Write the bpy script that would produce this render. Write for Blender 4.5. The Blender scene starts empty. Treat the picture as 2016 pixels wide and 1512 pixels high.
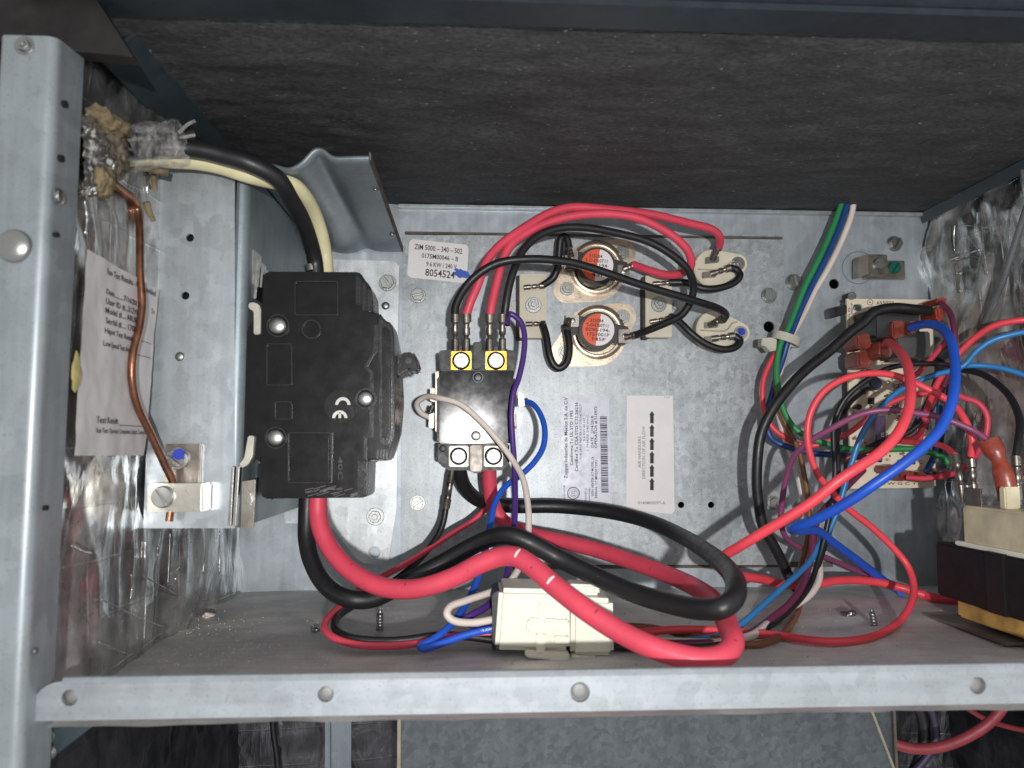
import bpy, bmesh, math, random
from mathutils import Vector, Matrix, noise

random.seed(7)
SC = bpy.context.scene
COL = SC.collection

# ------------------------------------------------------------------ camera
FPX = 1500.0                       # focal length in photo pixels (photo 2016 x 1512)
PITCH = math.atan(124 / FPX)
YAW = math.atan(78 / FPX * math.cos(PITCH))
cam_data = bpy.data.cameras.new('camera')
cam_data.sensor_width = 36.0
cam_data.lens = FPX / 2016 * 36.0
cam_data.clip_start = 0.005
cam_data.clip_end = 20
cam_data.dof.use_dof = True
cam_data.dof.focus_distance = 0.40
cam_data.dof.aperture_fstop = 16
cam = bpy.data.objects.new('camera', cam_data)
COL.objects.link(cam)
cam.location = (0, 0, 0)
cam.rotation_euler = (math.pi / 2 + PITCH, 0, -YAW)
SC.camera = cam
CF = Vector((math.sin(YAW) * math.cos(PITCH), math.cos(YAW) * math.cos(PITCH), math.sin(PITCH)))
CR = Vector((math.cos(YAW), -math.sin(YAW), 0))
CU = CR.cross(CF)

# ------------------------------------------------------------------ light
world = bpy.data.worlds.new('World')
SC.world = world
world.use_nodes = True
world.node_tree.nodes['Background'].inputs[0].default_value = (0.97, 0.985, 1.0, 1)
world.node_tree.nodes['Background'].inputs[1].default_value = 0.58
fl = bpy.data.lights.new('flash', 'SPOT')
fl.energy = 9.6
fl.shadow_soft_size = 0.005
fl.spot_size = math.radians(84)
fl.spot_blend = 0.9
fl.color = (1.0, 0.99, 0.98)
flash = bpy.data.objects.new('flash', fl)
COL.objects.link(flash)
flash.location = (0.034, -0.20, -0.010)
flash.rotation_euler = (math.radians(90.5), 0, math.radians(-6.0))

SC.view_settings.view_transform = 'Standard'
SC.view_settings.look = 'None'
SC.view_settings.gamma = 1.0
SC.view_settings.use_curve_mapping = False
SC.view_settings.exposure = 0.08
SC.cycles.use_denoising = True
SC.cycles.max_bounces = 8
SC.cycles.transparent_max_bounces = 12

# ------------------------------------------------------------------ pixel helpers (a pixel is a direction, the depth comes from the thing it touches)
def ray(px, py):
    return CF + CR * ((px - 1008) / FPX) + CU * ((756 - py) / FPX)
def W(px, py, Y):
    d = ray(px, py); return d * (Y / d.y)
D = 0.450                                   # back wall
XL = W(481, 1165, D).x                      # foil wall beside the breaker
ZF = W(481, 1165, D).z                      # floor
XR = W(1815, 412, D).x
ZC = W(1300, 412, D).z
def onx(px, py, x):
    d = ray(px, py); return d * (x / d.x)
def onz(px, py, z):
    d = ray(px, py); return d * (z / d.z)
def FL(px, py, h=0.0):
    return onz(px, py, ZF + h)

# ------------------------------------------------------------------ materials
def lin(c):
    return c / 12.92 if c <= 0.04045 else ((c + 0.055) / 1.055) ** 2.4
def hexc(h):
    h = h.lstrip('#'); return tuple(lin(int(h[i:i + 2], 16) / 255) for i in (0, 2, 4)) + (1,)
MATS = {}
def base_mat(name):
    m = bpy.data.materials.new(name); m.use_nodes = True
    nt = m.node_tree; b = nt.nodes['Principled BSDF']
    MATS[name] = m
    return m, nt, b
def nnode(nt, t, **kw):
    n = nt.nodes.new(t)
    for k, v in kw.items():
        if k in ('noise_dimensions', 'feature', 'blend_type', 'data_type', 'operation', 'musgrave_type', 'bands_direction', 'wave_type'):
            setattr(n, k, v)
        else:
            n.inputs[k].default_value = v
    return n
def ramp(nt, src, stops):
    r = nt.nodes.new('ShaderNodeValToRGB')
    e = r.color_ramp.elements
    while len(e) < len(stops): e.new(0.5)
    for el, (p, c) in zip(e, stops):
        el.position = p; el.color = c if len(c) == 4 else (*c, 1)
    nt.links.new(src, r.inputs[0]); return r.outputs[0]
def mixc(nt, fac, a, b, mode='MIX'):
    m = nt.nodes.new('ShaderNodeMix'); m.data_type = 'RGBA'; m.blend_type = mode
    for sock, v in ((m.inputs[0], fac), (m.inputs[6], a), (m.inputs[7], b)):
        if isinstance(v, (int, float, tuple)): sock.default_value = v
        else: nt.links.new(v, sock)
    return m.outputs[2]
def coord(nt, scale=(1, 1, 1)):
    tc = nt.nodes.new('ShaderNodeTexCoord'); mp = nt.nodes.new('ShaderNodeMapping')
    mp.inputs['Scale'].default_value = scale
    nt.links.new(tc.outputs['Object'], mp.inputs[0]); return mp.outputs[0]
def noisetex(nt, co, scale, detail=4, rough=0.55, dist=0.0):
    n = nt.nodes.new('ShaderNodeTexNoise')
    n.inputs['Scale'].default_value = scale; n.inputs['Detail'].default_value = detail
    n.inputs['Roughness'].default_value = rough; n.inputs['Distortion'].default_value = dist
    nt.links.new(co, n.inputs['Vector']); return n.outputs[0]
def bump(nt, b, h, strength, dist):
    bp = nt.nodes.new('ShaderNodeBump'); bp.inputs['Strength'].default_value = strength
    bp.inputs['Distance'].default_value = dist
    nt.links.new(h, bp.inputs['Height']); nt.links.new(bp.outputs[0], b.inputs['Normal'])

def plain(name, col, rough=0.5, metal=0.0, var=0.12, vscale=120, bmp=0.15, bscale=900, **kw):
    if name in MATS: return MATS[name]
    m, nt, b = base_mat(name)
    c = hexc(col) if isinstance(col, str) else col
    co = coord(nt)
    n1 = noisetex(nt, co, vscale, 5)
    lo = tuple(v * (1 - var * 1.6) for v in c[:3]); hi = tuple(min(1, v * (1 + var)) for v in c[:3])
    nt.links.new(ramp(nt, n1, [(0.3, lo), (0.7, hi)]), b.inputs['Base Color'])
    b.inputs['Metallic'].default_value = metal
    n2 = noisetex(nt, co, vscale * 2.3, 4)
    r = ramp(nt, n2, [(0.3, (rough * 0.85,) * 3), (0.7, (min(1, rough * 1.2),) * 3)])
    nt.links.new(r, b.inputs['Roughness'])
    if bmp:
        bump(nt, b, noisetex(nt, co, bscale, 3), bmp, 0.0004)
    for k, v in kw.items(): b.inputs[k.replace('_', ' ')].default_value = v
    return m

def galv(name, col, rough=0.42, metal=0.55, spangle=170, streak=None, dirt=0.35, dirtcol='#3c3a36', spots=0.62, spk=0.07, clk=0.2):
    if name in MATS: return MATS[name]
    m, nt, b = base_mat(name)
    c = hexc(col)[:3]
    co = coord(nt)
    vo = nt.nodes.new('ShaderNodeTexVoronoi'); vo.inputs['Scale'].default_value = spangle
    wob = noisetex(nt, co, 260, 3)
    add = nt.nodes.new('ShaderNodeVectorMath'); add.operation = 'MULTIPLY_ADD'
    nt.links.new(wob, add.inputs[0]); add.inputs[1].default_value = (0.006,) * 3; nt.links.new(co, add.inputs[2])
    nt.links.new(add.outputs[0], vo.inputs['Vector'])
    sp = ramp(nt, vo.outputs['Color'], [(0.1, tuple(v * (1 - spk) for v in c)), (0.9, tuple(min(1, v * (1 + spk)) for v in c))])
    cloud = noisetex(nt, co, 22, 6, 0.6, 0.8)
    cl = ramp(nt, cloud, [(0.28, (1 - clk, 1 - clk * 0.96, 1 - clk * 0.9)), (0.5, (0.97, 0.97, 0.97)), (0.72, (1 + clk * 0.4,) * 3)])
    c1 = mixc(nt, 1.0, sp, cl, 'MULTIPLY')
    fine = noisetex(nt, co, 1300, 2, 0.6)
    f = ramp(nt, fine, [(spots, (0, 0, 0)), (spots + 0.06, (1, 1, 1))])
    dm = nt.nodes.new('ShaderNodeMath'); dm.operation = 'MULTIPLY'
    nt.links.new(f, dm.inputs[0]); dm.inputs[1].default_value = dirt
    c2 = mixc(nt, dm.outputs[0], c1, hexc(dirtcol))
    stc = coord(nt, streak or (1, 1, 0.08))
    st = noisetex(nt, stc, 300, 3)
    c3 = mixc(nt, 0.35, c2, ramp(nt, st, [(0.35, (0.72, 0.72, 0.72)), (0.65, (1.1, 1.1, 1.1))]), 'MULTIPLY')
    nt.links.new(c3, b.inputs['Base Color'])
    b.inputs['Metallic'].default_value = metal
    rr = ramp(nt, vo.outputs['Color'], [(0.0, (rough * 0.92,) * 3), (1.0, (rough * 1.1,) * 3)])
    nt.links.new(rr, b.inputs['Roughness'])
    bump(nt, b, noisetex(nt, co, 45, 3), 0.10, 0.002)
    return m

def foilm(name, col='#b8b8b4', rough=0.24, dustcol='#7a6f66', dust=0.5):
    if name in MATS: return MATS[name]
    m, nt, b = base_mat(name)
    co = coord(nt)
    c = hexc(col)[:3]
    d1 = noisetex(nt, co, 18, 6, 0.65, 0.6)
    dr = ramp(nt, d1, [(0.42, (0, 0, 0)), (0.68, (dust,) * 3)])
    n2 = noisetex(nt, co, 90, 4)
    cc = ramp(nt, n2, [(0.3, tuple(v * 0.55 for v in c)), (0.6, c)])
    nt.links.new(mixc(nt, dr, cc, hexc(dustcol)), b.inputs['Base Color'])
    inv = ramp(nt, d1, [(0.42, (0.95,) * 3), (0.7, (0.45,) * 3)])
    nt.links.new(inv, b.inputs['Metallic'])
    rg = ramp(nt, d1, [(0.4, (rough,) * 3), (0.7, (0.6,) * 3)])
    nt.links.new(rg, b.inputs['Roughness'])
    # creases: several ridged noises and the scrim threads
    cr = noisetex(nt, coord(nt, (1, 0.8, 0.28)), 110, 4, 0.6, 1.2)
    cr2 = nt.nodes.new('ShaderNodeTexVoronoi'); cr2.feature = 'DISTANCE_TO_EDGE'; cr2.inputs['Scale'].default_value = 42
    nt.links.new(coord(nt, (1, 1.0, 0.45)), cr2.inputs['Vector'])
    rv = ramp(nt, cr2.outputs['Distance'], [(0.0, (1, 1, 1)), (0.08, (0.2,) * 3), (0.4, (0, 0, 0))])
    grid = nt.nodes.new('ShaderNodeTexBrick')
    grid.offset = 0.0
    for k, v in (('Scale', 1.0), ('Mortar Size', 0.0005), ('Brick Width', 0.0125), ('Row Height', 0.02), ('Mortar Smooth', 0.4)):
        grid.inputs[k].default_value = v
    sep = nt.nodes.new('ShaderNodeSeparateXYZ'); cmb = nt.nodes.new('ShaderNodeCombineXYZ')
    nt.links.new(coord(nt), sep.inputs[0])
    nt.links.new(sep.outputs[1], cmb.inputs[0]); nt.links.new(sep.outputs[2], cmb.inputs[1])
    nt.links.new(cmb.outputs[0], grid.inputs['Vector'])
    s1 = mixc(nt, 0.5, cr, rv, 'ADD')
    s2 = mixc(nt, 0.35, s1, grid.outputs['Fac'], 'ADD')
    bump(nt, b, s2, 0.35, 0.0016)
    return m

def linerm(name):
    m, nt, b = base_mat(name)
    co = coord(nt, (1.0, 2.2, 2.2))
    n1 = noisetex(nt, co, 28, 6, 0.65, 0.5)
    n2 = noisetex(nt, coord(nt, (0.75, 1.3, 1.3)), 520, 4, 0.7)
    a = ramp(nt, n1, [(0.3, (0.032, 0.033, 0.034)), (0.62, (0.056, 0.058, 0.059)), (0.8, (0.100, 0.102, 0.102))])
    f = ramp(nt, n2, [(0.3, (0.45,) * 3), (0.7, (1.6,) * 3)])
    c1 = mixc(nt, 1.0, a, f, 'MULTIPLY')
    n3 = noisetex(nt, coord(nt, (0.6, 1, 1)), 700, 1, 0.5)
    sp = ramp(nt, n3, [(0.735, (0, 0, 0)), (0.79, (0.8, 0.8, 0.8))])
    nt.links.new(mixc(nt, sp, c1, (0.30, 0.30, 0.29, 1)), b.inputs['Base Color'])
    b.inputs['Roughness'].default_value = 0.75
    bump(nt, b, n2, 0.3, 0.0010)
    return m

def wirem(name, col, rough=0.34):
    if name in MATS: return MATS[name]
    m, nt, b = base_mat(name)
    c = hexc(col)[:3]
    co = coord(nt)
    n1 = noisetex(nt, co, 60, 4)
    base = ramp(nt, n1, [(0.3, tuple(v * 0.86 for v in c)), (0.7, tuple(min(1, v * 1.05) for v in c))])
    sm = noisetex(nt, co, 300, 5, 0.7)
    k = ramp(nt, sm, [(0.66, (0, 0, 0)), (0.78, (0.45,) * 3)])
    nt.links.new(mixc(nt, k, base, tuple(v * 0.35 + 0.02 for v in c) + (1,)), b.inputs['Base Color'])
    r = ramp(nt, sm, [(0.3, (rough * 0.85,) * 3), (0.75, (min(1, rough * 1.5),) * 3)])
    nt.links.new(r, b.inputs['Roughness'])
    bump(nt, b, noisetex(nt, co, 700, 2), 0.12, 0.0003)
    return m

GALV = galv('galvanised_wall', '#adb5bb', rough=0.46, clk=0.28)
GALV2 = galv('galvanised_plate', '#a9aeb1', spangle=330, rough=0.46, metal=0.45, dirt=0.55, spots=0.6, spk=0.16, clk=0.3)
GALVP = galv('galvanised_post', '#989fa3', spangle=120, rough=0.42, metal=0.5, dirt=0.25, clk=0.16)
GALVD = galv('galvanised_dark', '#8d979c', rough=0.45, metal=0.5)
GALVB = galv('galvanised_bracket', '#b9c0c4', rough=0.36, metal=0.6, dirt=0.2)
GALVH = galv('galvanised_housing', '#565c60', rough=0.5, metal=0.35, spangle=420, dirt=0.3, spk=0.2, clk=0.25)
FLOORM = galv('dusty_floor', '#dad8d5', rough=0.55, metal=0.12, dirt=0.55, spangle=60, streak=(0.15, 1, 1), dirtcol='#6a645e', clk=0.32)
FOIL = foilm('foil', '#d6d6d4', rough=0.19, dustcol='#8a8784', dust=0.32)
FOILB = foilm('foil_bright', '#d8d6d0', rough=0.2, dust=0.15)
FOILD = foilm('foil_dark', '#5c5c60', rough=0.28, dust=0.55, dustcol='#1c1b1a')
LINER = linerm('duct_liner')
STEEL = plain('bright_steel', '#a8a8a4', 0.3, 1.0, var=0.15)
ZINC = plain('zinc_screw', '#9c9d9a', 0.34, 0.95, var=0.2)
TINNED = plain('tinned_terminal', '#968f86', 0.34, 0.9, var=0.2)
BRASS = plain('brass', '#c79a3e', 0.3, 0.95)
DARKHOLE = plain('dark_void', '#0b0b0b', 0.9, 0, bmp=0)
BREAK = plain('breaker_plastic', '#0b0b0c', 0.26, 0, var=0.12, vscale=70, bmp=0.04, bscale=1600, Specular_IOR_Level=0.3)
BREAKL = plain('breaker_plastic_lit', '#1c1c1e', 0.24, 0, var=0.1)  # lighter copy of the breaker plastic, edge highlights put into its colour
CONT = plain('contactor_plastic', '#121213', 0.45, 0)
COVER = plain('contactor_cover', '#1a1a1c', 0.13, 0.0, var=0.06, bmp=0, Specular_IOR_Level=0.22)
BLACKW = wirem('black_wire', '#1d1d1f', 0.38)
REDW = wirem('red_wire', '#d8485c', 0.42)
REDW2 = wirem('red_wire_bright', '#ea4a56', 0.36)
BLUEW = wirem('blue_wire', '#2358c8', 0.36)
LBLUEW = wirem('light_blue_wire', '#2f78b4', 0.34)
NBLUEW = wirem('navy_wire', '#1c4684', 0.36)
GREENW = wirem('green_wire', '#2f8a50', 0.38)
WHITEW = wirem('white_wire', '#dcd0c6', 0.42)
CREAMW = wirem('cream_cable', '#d8d0a6', 0.42)
PURPW = wirem('purple_wire', '#4c2f7c', 0.34)
MAROONW = wirem('maroon_wire', '#6b2c4a', 0.36)
MAUVEW = wirem('mauve_wire', '#86456a', 0.36)
BROWNW = wirem('brown_wire', '#80522f', 0.38)
COPPER = plain('copper', '#986a52', 0.3, 0.9, var=0.3, vscale=160)
CERAM = plain('ceramic', '#cfc7b2', 0.5, 0, var=0.06)
CERAMD = plain('ceramic_shade', '#b3aa94', 0.55, 0, var=0.1)
STAIN = plain('stainless_flange', '#d3c2ac', 0.3, 0.85, var=0.12)
PHENOL = plain('phenolic', '#2a2624', 0.45)
ORANGE = plain('orange_print', '#e2582a', 0.5, bmp=0)
PAPER = plain('paper', '#c8c4c3', 0.7, 0, var=0.06, vscale=60)
LABELW = plain('white_label', '#e2dedd', 0.45, 0, var=0.03, bmp=0)
LABELG = plain('grey_label', '#b9bac4', 0.4, 0.15, var=0.04, bmp=0)
INK = plain('ink', '#26262a', 0.6, bmp=0)
INKG = plain('grey_ink', '#6d6d78', 0.6, bmp=0)
INKB = plain('blue_ink', '#2a55b8', 0.5, bmp=0)
NYLON = plain('nylon', '#e8e6d6', 0.4, 0, var=0.07, vscale=40, Subsurface_Weight=0.5, Subsurface_Radius=(0.004, 0.004, 0.003))
NYLONY = plain('yellowed_nylon', '#d2c8aa', 0.38, 0, var=0.22, vscale=60, Subsurface_Weight=0.3, Subsurface_Radius=(0.004, 0.003, 0.002))
AMBER = plain('amber_bobbin', '#c49a55', 0.35, 0, var=0.35, vscale=70)
CORE = plain('transformer_core', '#111111', 0.5, 0, var=0.2)
PCB = plain('circuit_board', '#e6d7bf', 0.5, 0, var=0.06)
RELAY = plain('relay_case', '#2b2b2c', 0.35)
RELAYG = plain('relay_case_grey', '#4b4d4d', 0.4)
BOOT = plain('red_boot', '#84392c', 0.32, 0, var=0.2, vscale=200, Transmission_Weight=0.15)
BOOTO = plain('orange_boot', '#9a4333', 0.3, 0, var=0.25, vscale=200, Transmission_Weight=0.15)
SOLDER = plain('solder', '#8f8672', 0.3, 0.8, var=0.4, vscale=400)
FUSE = plain('fuse_purple', '#4a3a55', 0.3)
CAPB = plain('capacitor_blue', '#262a44', 0.3)
FOAM = plain('foam_sealant', '#7c6d52', 0.8, 0, var=0.35, vscale=180, bmp=0.8, bscale=420)
GRIME = plain('grimy_sealant', '#5f5748', 0.55, 0, var=0.5, vscale=220, bmp=0.9, bscale=380)
GREENP = plain('green_screw', '#1f6a55', 0.35, 0.4)
BLUEP = plain('blue_paint', '#2c3fae', 0.4, 0.1)
TIE = plain('cable_tie', '#c9c6b6', 0.4, 0, Transmission_Weight=0.2)
RUST_SHADOW = plain('rust_and_shadow', '#5f564e', 0.7, 0.2, var=0.3)  # brown of the sheet edges, also the painted shadow above the heater plate
BROWNP = plain('brown_paint', '#3a2e28', 0.6, 0.1, var=0.3)
RAIL = galv('painted_rail', '#333b41', rough=0.4, metal=0.35, dirt=0.2)
TRIM = galv('trim_dark', '#3f4a50', rough=0.5, metal=0.4)
LIPM = galv('galvanised_lip', '#a2a8ac', rough=0.42, metal=0.45, spangle=190, dirt=0.25, streak=(0.06, 1, 1), spk=0.06, clk=0.16)
m, nt, b = base_mat('clear_tape')
b.inputs['Base Color'].default_value = (0.55, 0.54, 0.52, 1); b.inputs['Roughness'].default_value = 0.18
tn = noisetex(nt, coord(nt, (1, 1, 0.4)), 260, 5, 0.7)
nt.links.new(ramp(nt, tn, [(0.4, (0.08,) * 3), (0.68, (0.6,) * 3)]), b.inputs['Alpha'])
bump(nt, b, tn, 0.8, 0.002)
TAPE = m

# ------------------------------------------------------------------ object helpers
def tag(o, label=None, cat=None, group=None, kind=None):
    for k, v in (('label', label), ('category', cat), ('group', group), ('kind', kind)):
        if v: o[k] = v
    return o
def empty(name, loc, label, cat, group=None):
    o = bpy.data.objects.new(name, None); o.empty_display_size = 0.01
    o.location = loc; COL.objects.link(o)
    return tag(o, label, cat, group)
def finish(bm, name, material, parent=None, smooth=False, angle=35):
    bmesh.ops.recalc_face_normals(bm, faces=bm.faces)
    me = bpy.data.meshes.new(name); bm.to_mesh(me); bm.free()
    mats = material if isinstance(material, (list, tuple)) else [material]
    for mm in mats: me.materials.append(mm)
    if smooth:
        me.shade_smooth()
        if angle < 180: me.set_sharp_from_angle(angle=math.radians(angle))
    o = bpy.data.objects.new(name, me); COL.objects.link(o)
    adopt(o, parent)
    return o
def adopt(o, parent):
    if parent is not None:
        o.parent = parent
        bpy.context.view_layer.update() if False else None
        o.matrix_parent_inverse = world_of(parent).inverted()
def world_of(p):
    m = Matrix.LocRotScale(p.location, p.rotation_euler, p.scale)
    if p.parent is not None:
        return world_of(p.parent) @ p.matrix_parent_inverse @ m
    return m
def bevel(bm, w, seg=2, geom=None):
    if w: bmesh.ops.bevel(bm, geom=geom or list(bm.edges), offset=w, segments=seg, affect='EDGES', clamp_overlap=True)
def box_into(bm, lo, hi):
    x0, y0, z0 = lo; x1, y1, z1 = hi
    v = [bm.verts.new(p) for p in ((x0, y0, z0), (x1, y0, z0), (x1, y1, z0), (x0, y1, z0), (x0, y0, z1), (x1, y0, z1), (x1, y1, z1), (x0, y1, z1))]
    for f in ((0, 1, 2, 3), (4, 5, 6, 7), (0, 1, 5, 4), (1, 2, 6, 5), (2, 3, 7, 6), (3, 0, 4, 7)):
        bm.faces.new([v[i] for i in f])
    return v
def box(name, lo, hi, material, parent=None, bev=0.0004):
    bm = bmesh.new(); box_into(bm, [min(a, b) for a, b in zip(lo, hi)], [max(a, b) for a, b in zip(lo, hi)])
    bevel(bm, bev); return finish(bm, name, material, parent, bev > 0)
def pbox(name, x0, y0, x1, y1, Yf, Yb, material, parent=None, bev=0.0004):
    """box whose front face spans these photo pixels at depth Yf and runs straight back to Yb"""
    a = W(x0, y0, Yf); c = W(x1, y1, Yf)
    return box(name, (a.x, Yf, c.z), (c.x, Yb, a.z), material, parent, bev)
def prism(name, pts, axis, material, parent=None, bev=0.0, smooth=False):
    bm = bmesh.new(); n = len(pts); axis = Vector(axis)
    A = [bm.verts.new(p) for p in pts]; B = [bm.verts.new(Vector(p) + axis) for p in pts]
    bm.faces.new(A); bm.faces.new(B[::-1])
    for i in range(n): bm.faces.new((A[i], B[i], B[(i + 1) % n], A[(i + 1) % n]))
    bmesh.ops.recalc_face_normals(bm, faces=bm.faces)
    if bev:
        bevel(bm, bev, 2, [e for e in bm.edges if e.calc_face_angle(0) > 0.35])
    return finish(bm, name, material, parent, smooth or bev > 0)
def pprism(name, px, Yf, Yb, material, parent=None, bev=0.0, smooth=False):
    return prism(name, [W(x, y, Yf) for x, y in px], (0, Yb - Yf, 0), material, parent, bev, smooth)
def circ(cx, cy, r, n=20, a0=0):
    return [(cx + r * math.cos(a0 + 2 * math.pi * i / n), cy + r * math.sin(a0 + 2 * math.pi * i / n)) for i in range(n)]
def hull(pts):
    pts = sorted(set(pts))
    def half(ps):
        h = []
        for p in ps:
            while len(h) > 1 and (h[-1][0] - h[-2][0]) * (p[1] - h[-2][1]) - (h[-1][1] - h[-2][1]) * (p[0] - h[-2][0]) <= 0: h.pop()
            h.append(p)
        return h[:-1]
    return half(pts) + half(pts[::-1])
def rrect(x0, y0, x1, y1, r, n=5):
    out = []
    for cx, cy, a in ((x1 - r, y0 + r, -90), (x1 - r, y1 - r, 0), (x0 + r, y1 - r, 90), (x0 + r, y0 + r, 180)):
        for i in range(n + 1):
            t = math.radians(a + 90 * i / n); out.append((cx + r * math.cos(t), cy + r * math.sin(t)))
    return out
def sheet(name, outer, holes, mapf, thick, material, parent=None):
    """flat sheet with real holes; outer/holes are 2-D loops, mapf puts them in space, thick is a vector"""
    bm = bmesh.new(); edges = []
    for loop in [outer] + holes:
        vs = [bm.verts.new((x, y, 0)) for x, y in loop]
        edges += [bm.edges.new((vs[i], vs[(i + 1) % len(vs)])) for i in range(len(vs))]
    bmesh.ops.triangle_fill(bm, use_beauty=True, use_dissolve=False, edges=edges)
    for v in bm.verts: v.co = mapf(v.co.x, v.co.y)
    r = bmesh.ops.extrude_face_region(bm, geom=list(bm.faces))
    bmesh.ops.translate(bm, vec=Vector(thick), verts=[g for g in r['geom'] if isinstance(g, bmesh.types.BMVert)])
    return finish(bm, name, material, parent)
def spline(pts, per=7):
    P = [Vector(p) for p in pts]; out = []
    P = [P[0] * 2 - P[1]] + P + [P[-1] * 2 - P[-2]]
    for i in range(1, len(P) - 2):
        p0, p1, p2, p3 = P[i - 1:i + 3]
        t0 = 0; t1 = t0 + max(1e-6, (p1 - p0).length ** 0.5); t2 = t1 + max(1e-6, (p2 - p1).length ** 0.5); t3 = t2 + max(1e-6, (p3 - p2).length ** 0.5)
        for k in range(per):
            t = t1 + (t2 - t1) * k / per
            A1 = p0 * ((t1 - t) / (t1 - t0)) + p1 * ((t - t0) / (t1 - t0))
            A2 = p1 * ((t2 - t) / (t2 - t1)) + p2 * ((t - t1) / (t2 - t1))
            A3 = p2 * ((t3 - t) / (t3 - t2)) + p3 * ((t - t2) / (t3 - t2))
            B1 = A1 * ((t2 - t) / (t2 - t0)) + A2 * ((t - t0) / (t2 - t0))
            B2 = A2 * ((t3 - t) / (t3 - t1)) + A3 * ((t - t1) / (t3 - t1))
            out.append(B1 * ((t2 - t) / (t2 - t1)) + B2 * ((t - t1) / (t2 - t1)))
    out.append(P[-2]); return out
def tube_into(bm, path, radii, sides=12, squash=None):
    n = len(path); up = Vector((0.13, 0.2, 0.97)); prev = None; last = None
    for i in range(n):
        t = (path[min(i + 1, n - 1)] - path[max(i - 1, 0)]).normalized()
        u = (up - t * up.dot(t))
        if u.length < 1e-4: u = t.orthogonal()
        u.normalize(); up = u; w = t.cross(u)
        r = radii[i] if isinstance(radii, (list, tuple)) else radii
        q = squash if squash else 1.0
        ring = [bm.verts.new(path[i] + u * (r * math.cos(a)) + w * (r * q * math.sin(a))) for a in (2 * math.pi * k / sides for k in range(sides))]
        if prev:
            for k in range(sides): bm.faces.new((prev[k], prev[(k + 1) % sides], ring[(k + 1) % sides], ring[k]))
        else: bm.faces.new(ring[::-1])
        prev = ring
    bm.faces.new(prev)
def P3(p):
    return Vector(p) if isinstance(p, Vector) else W(*p)
def wire(name, label, pts, dia, material, cat='wire', group=None, per=7):
    path = spline([P3(p) for p in pts], per)
    if name != 'lower_wire' and cat != 'cord':          # nothing sinks into the floor: slide along the sight line until it rests on it
        lim = ZF + dia / 2 + 0.0004
        path = [p * (lim / p.z) if p.z < lim else p for p in path]
    o0 = path[0].copy()
    bm = bmesh.new(); tube_into(bm, [p - o0 for p in path], dia / 2, 14 if dia > 0.004 else 10)
    o = finish(bm, name, material, None, True, 60); o.location = o0
    return tag(o, label, cat, group)
def tubep(name, pts, radii, material, parent=None, sides=12, squash=None):
    bm = bmesh.new(); tube_into(bm, [P3(p) for p in pts], radii, sides, squash)
    return finish(bm, name, material, parent, True, 40)
def crimp(parent, a, b, dia, material=None, name='crimp_terminal'):
    """crimped barrel from the wire end a to the tab b"""
    a, b = P3(a), P3(b); r = dia / 2
    ts = [(0, 1.22), (0.22, 1.25), (0.26, 0.8), (0.36, 0.72), (0.40, 0.95), (0.56, 0.95), (0.6, 0.62), (0.66, 0.6), (0.68, 1.0), (1, 1.0)]
    bm = bmesh.new(); tube_into(bm, [a.lerp(b, t) for t, _ in ts], [r * k for _, k in ts], 10)
    return finish(bm, name, material or TINNED, parent, True, 40)
def disc_into(bm, r, h, n=20, y0=0.0, dome=0.0):
    """cylinder along -y (towards the viewer), origin at its base"""
    loops = [(r, y0), (r, y0 - h)]
    if dome:
        loops = [(r, y0)] + [(r * math.cos(t), y0 - h - dome * math.sin(t)) for t in (math.pi / 2 * k / 6 for k in range(6))]
    prev = None
    for rr, y in loops:
        ring = [bm.verts.new((rr * math.cos(2 * math.pi * k / n), y, rr * math.sin(2 * math.pi * k / n))) for k in range(n)]
        if prev:
            for k in range(n): bm.faces.new((prev[k], prev[(k + 1) % n], ring[(k + 1) % n], ring[k]))
        prev = ring
    bm.faces.new(prev)
def clip(poly, sgn, w):
    out = []
    for i in range(len(poly)):
        a, b = poly[i], poly[(i + 1) % len(poly)]
        da, db = sgn * a[0] - w, sgn * b[0] - w
        if da >= 0: out.append(a)
        if da * db < 0:
            t = da / (da - db); out.append((a[0] + (b[0] - a[0]) * t, a[1] + (b[1] - a[1]) * t))
    return out
def slab_into(bm, poly, y0, y1):
    A = [bm.verts.new((x, y0, z)) for x, z in poly]; B = [bm.verts.new((x, y1, z)) for x, z in poly]
    bm.faces.new(B); bm.faces.new(A[::-1])
    for i in range(len(poly)): bm.faces.new((A[i], B[i], B[(i + 1) % len(poly)], A[(i + 1) % len(poly)]))
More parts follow.
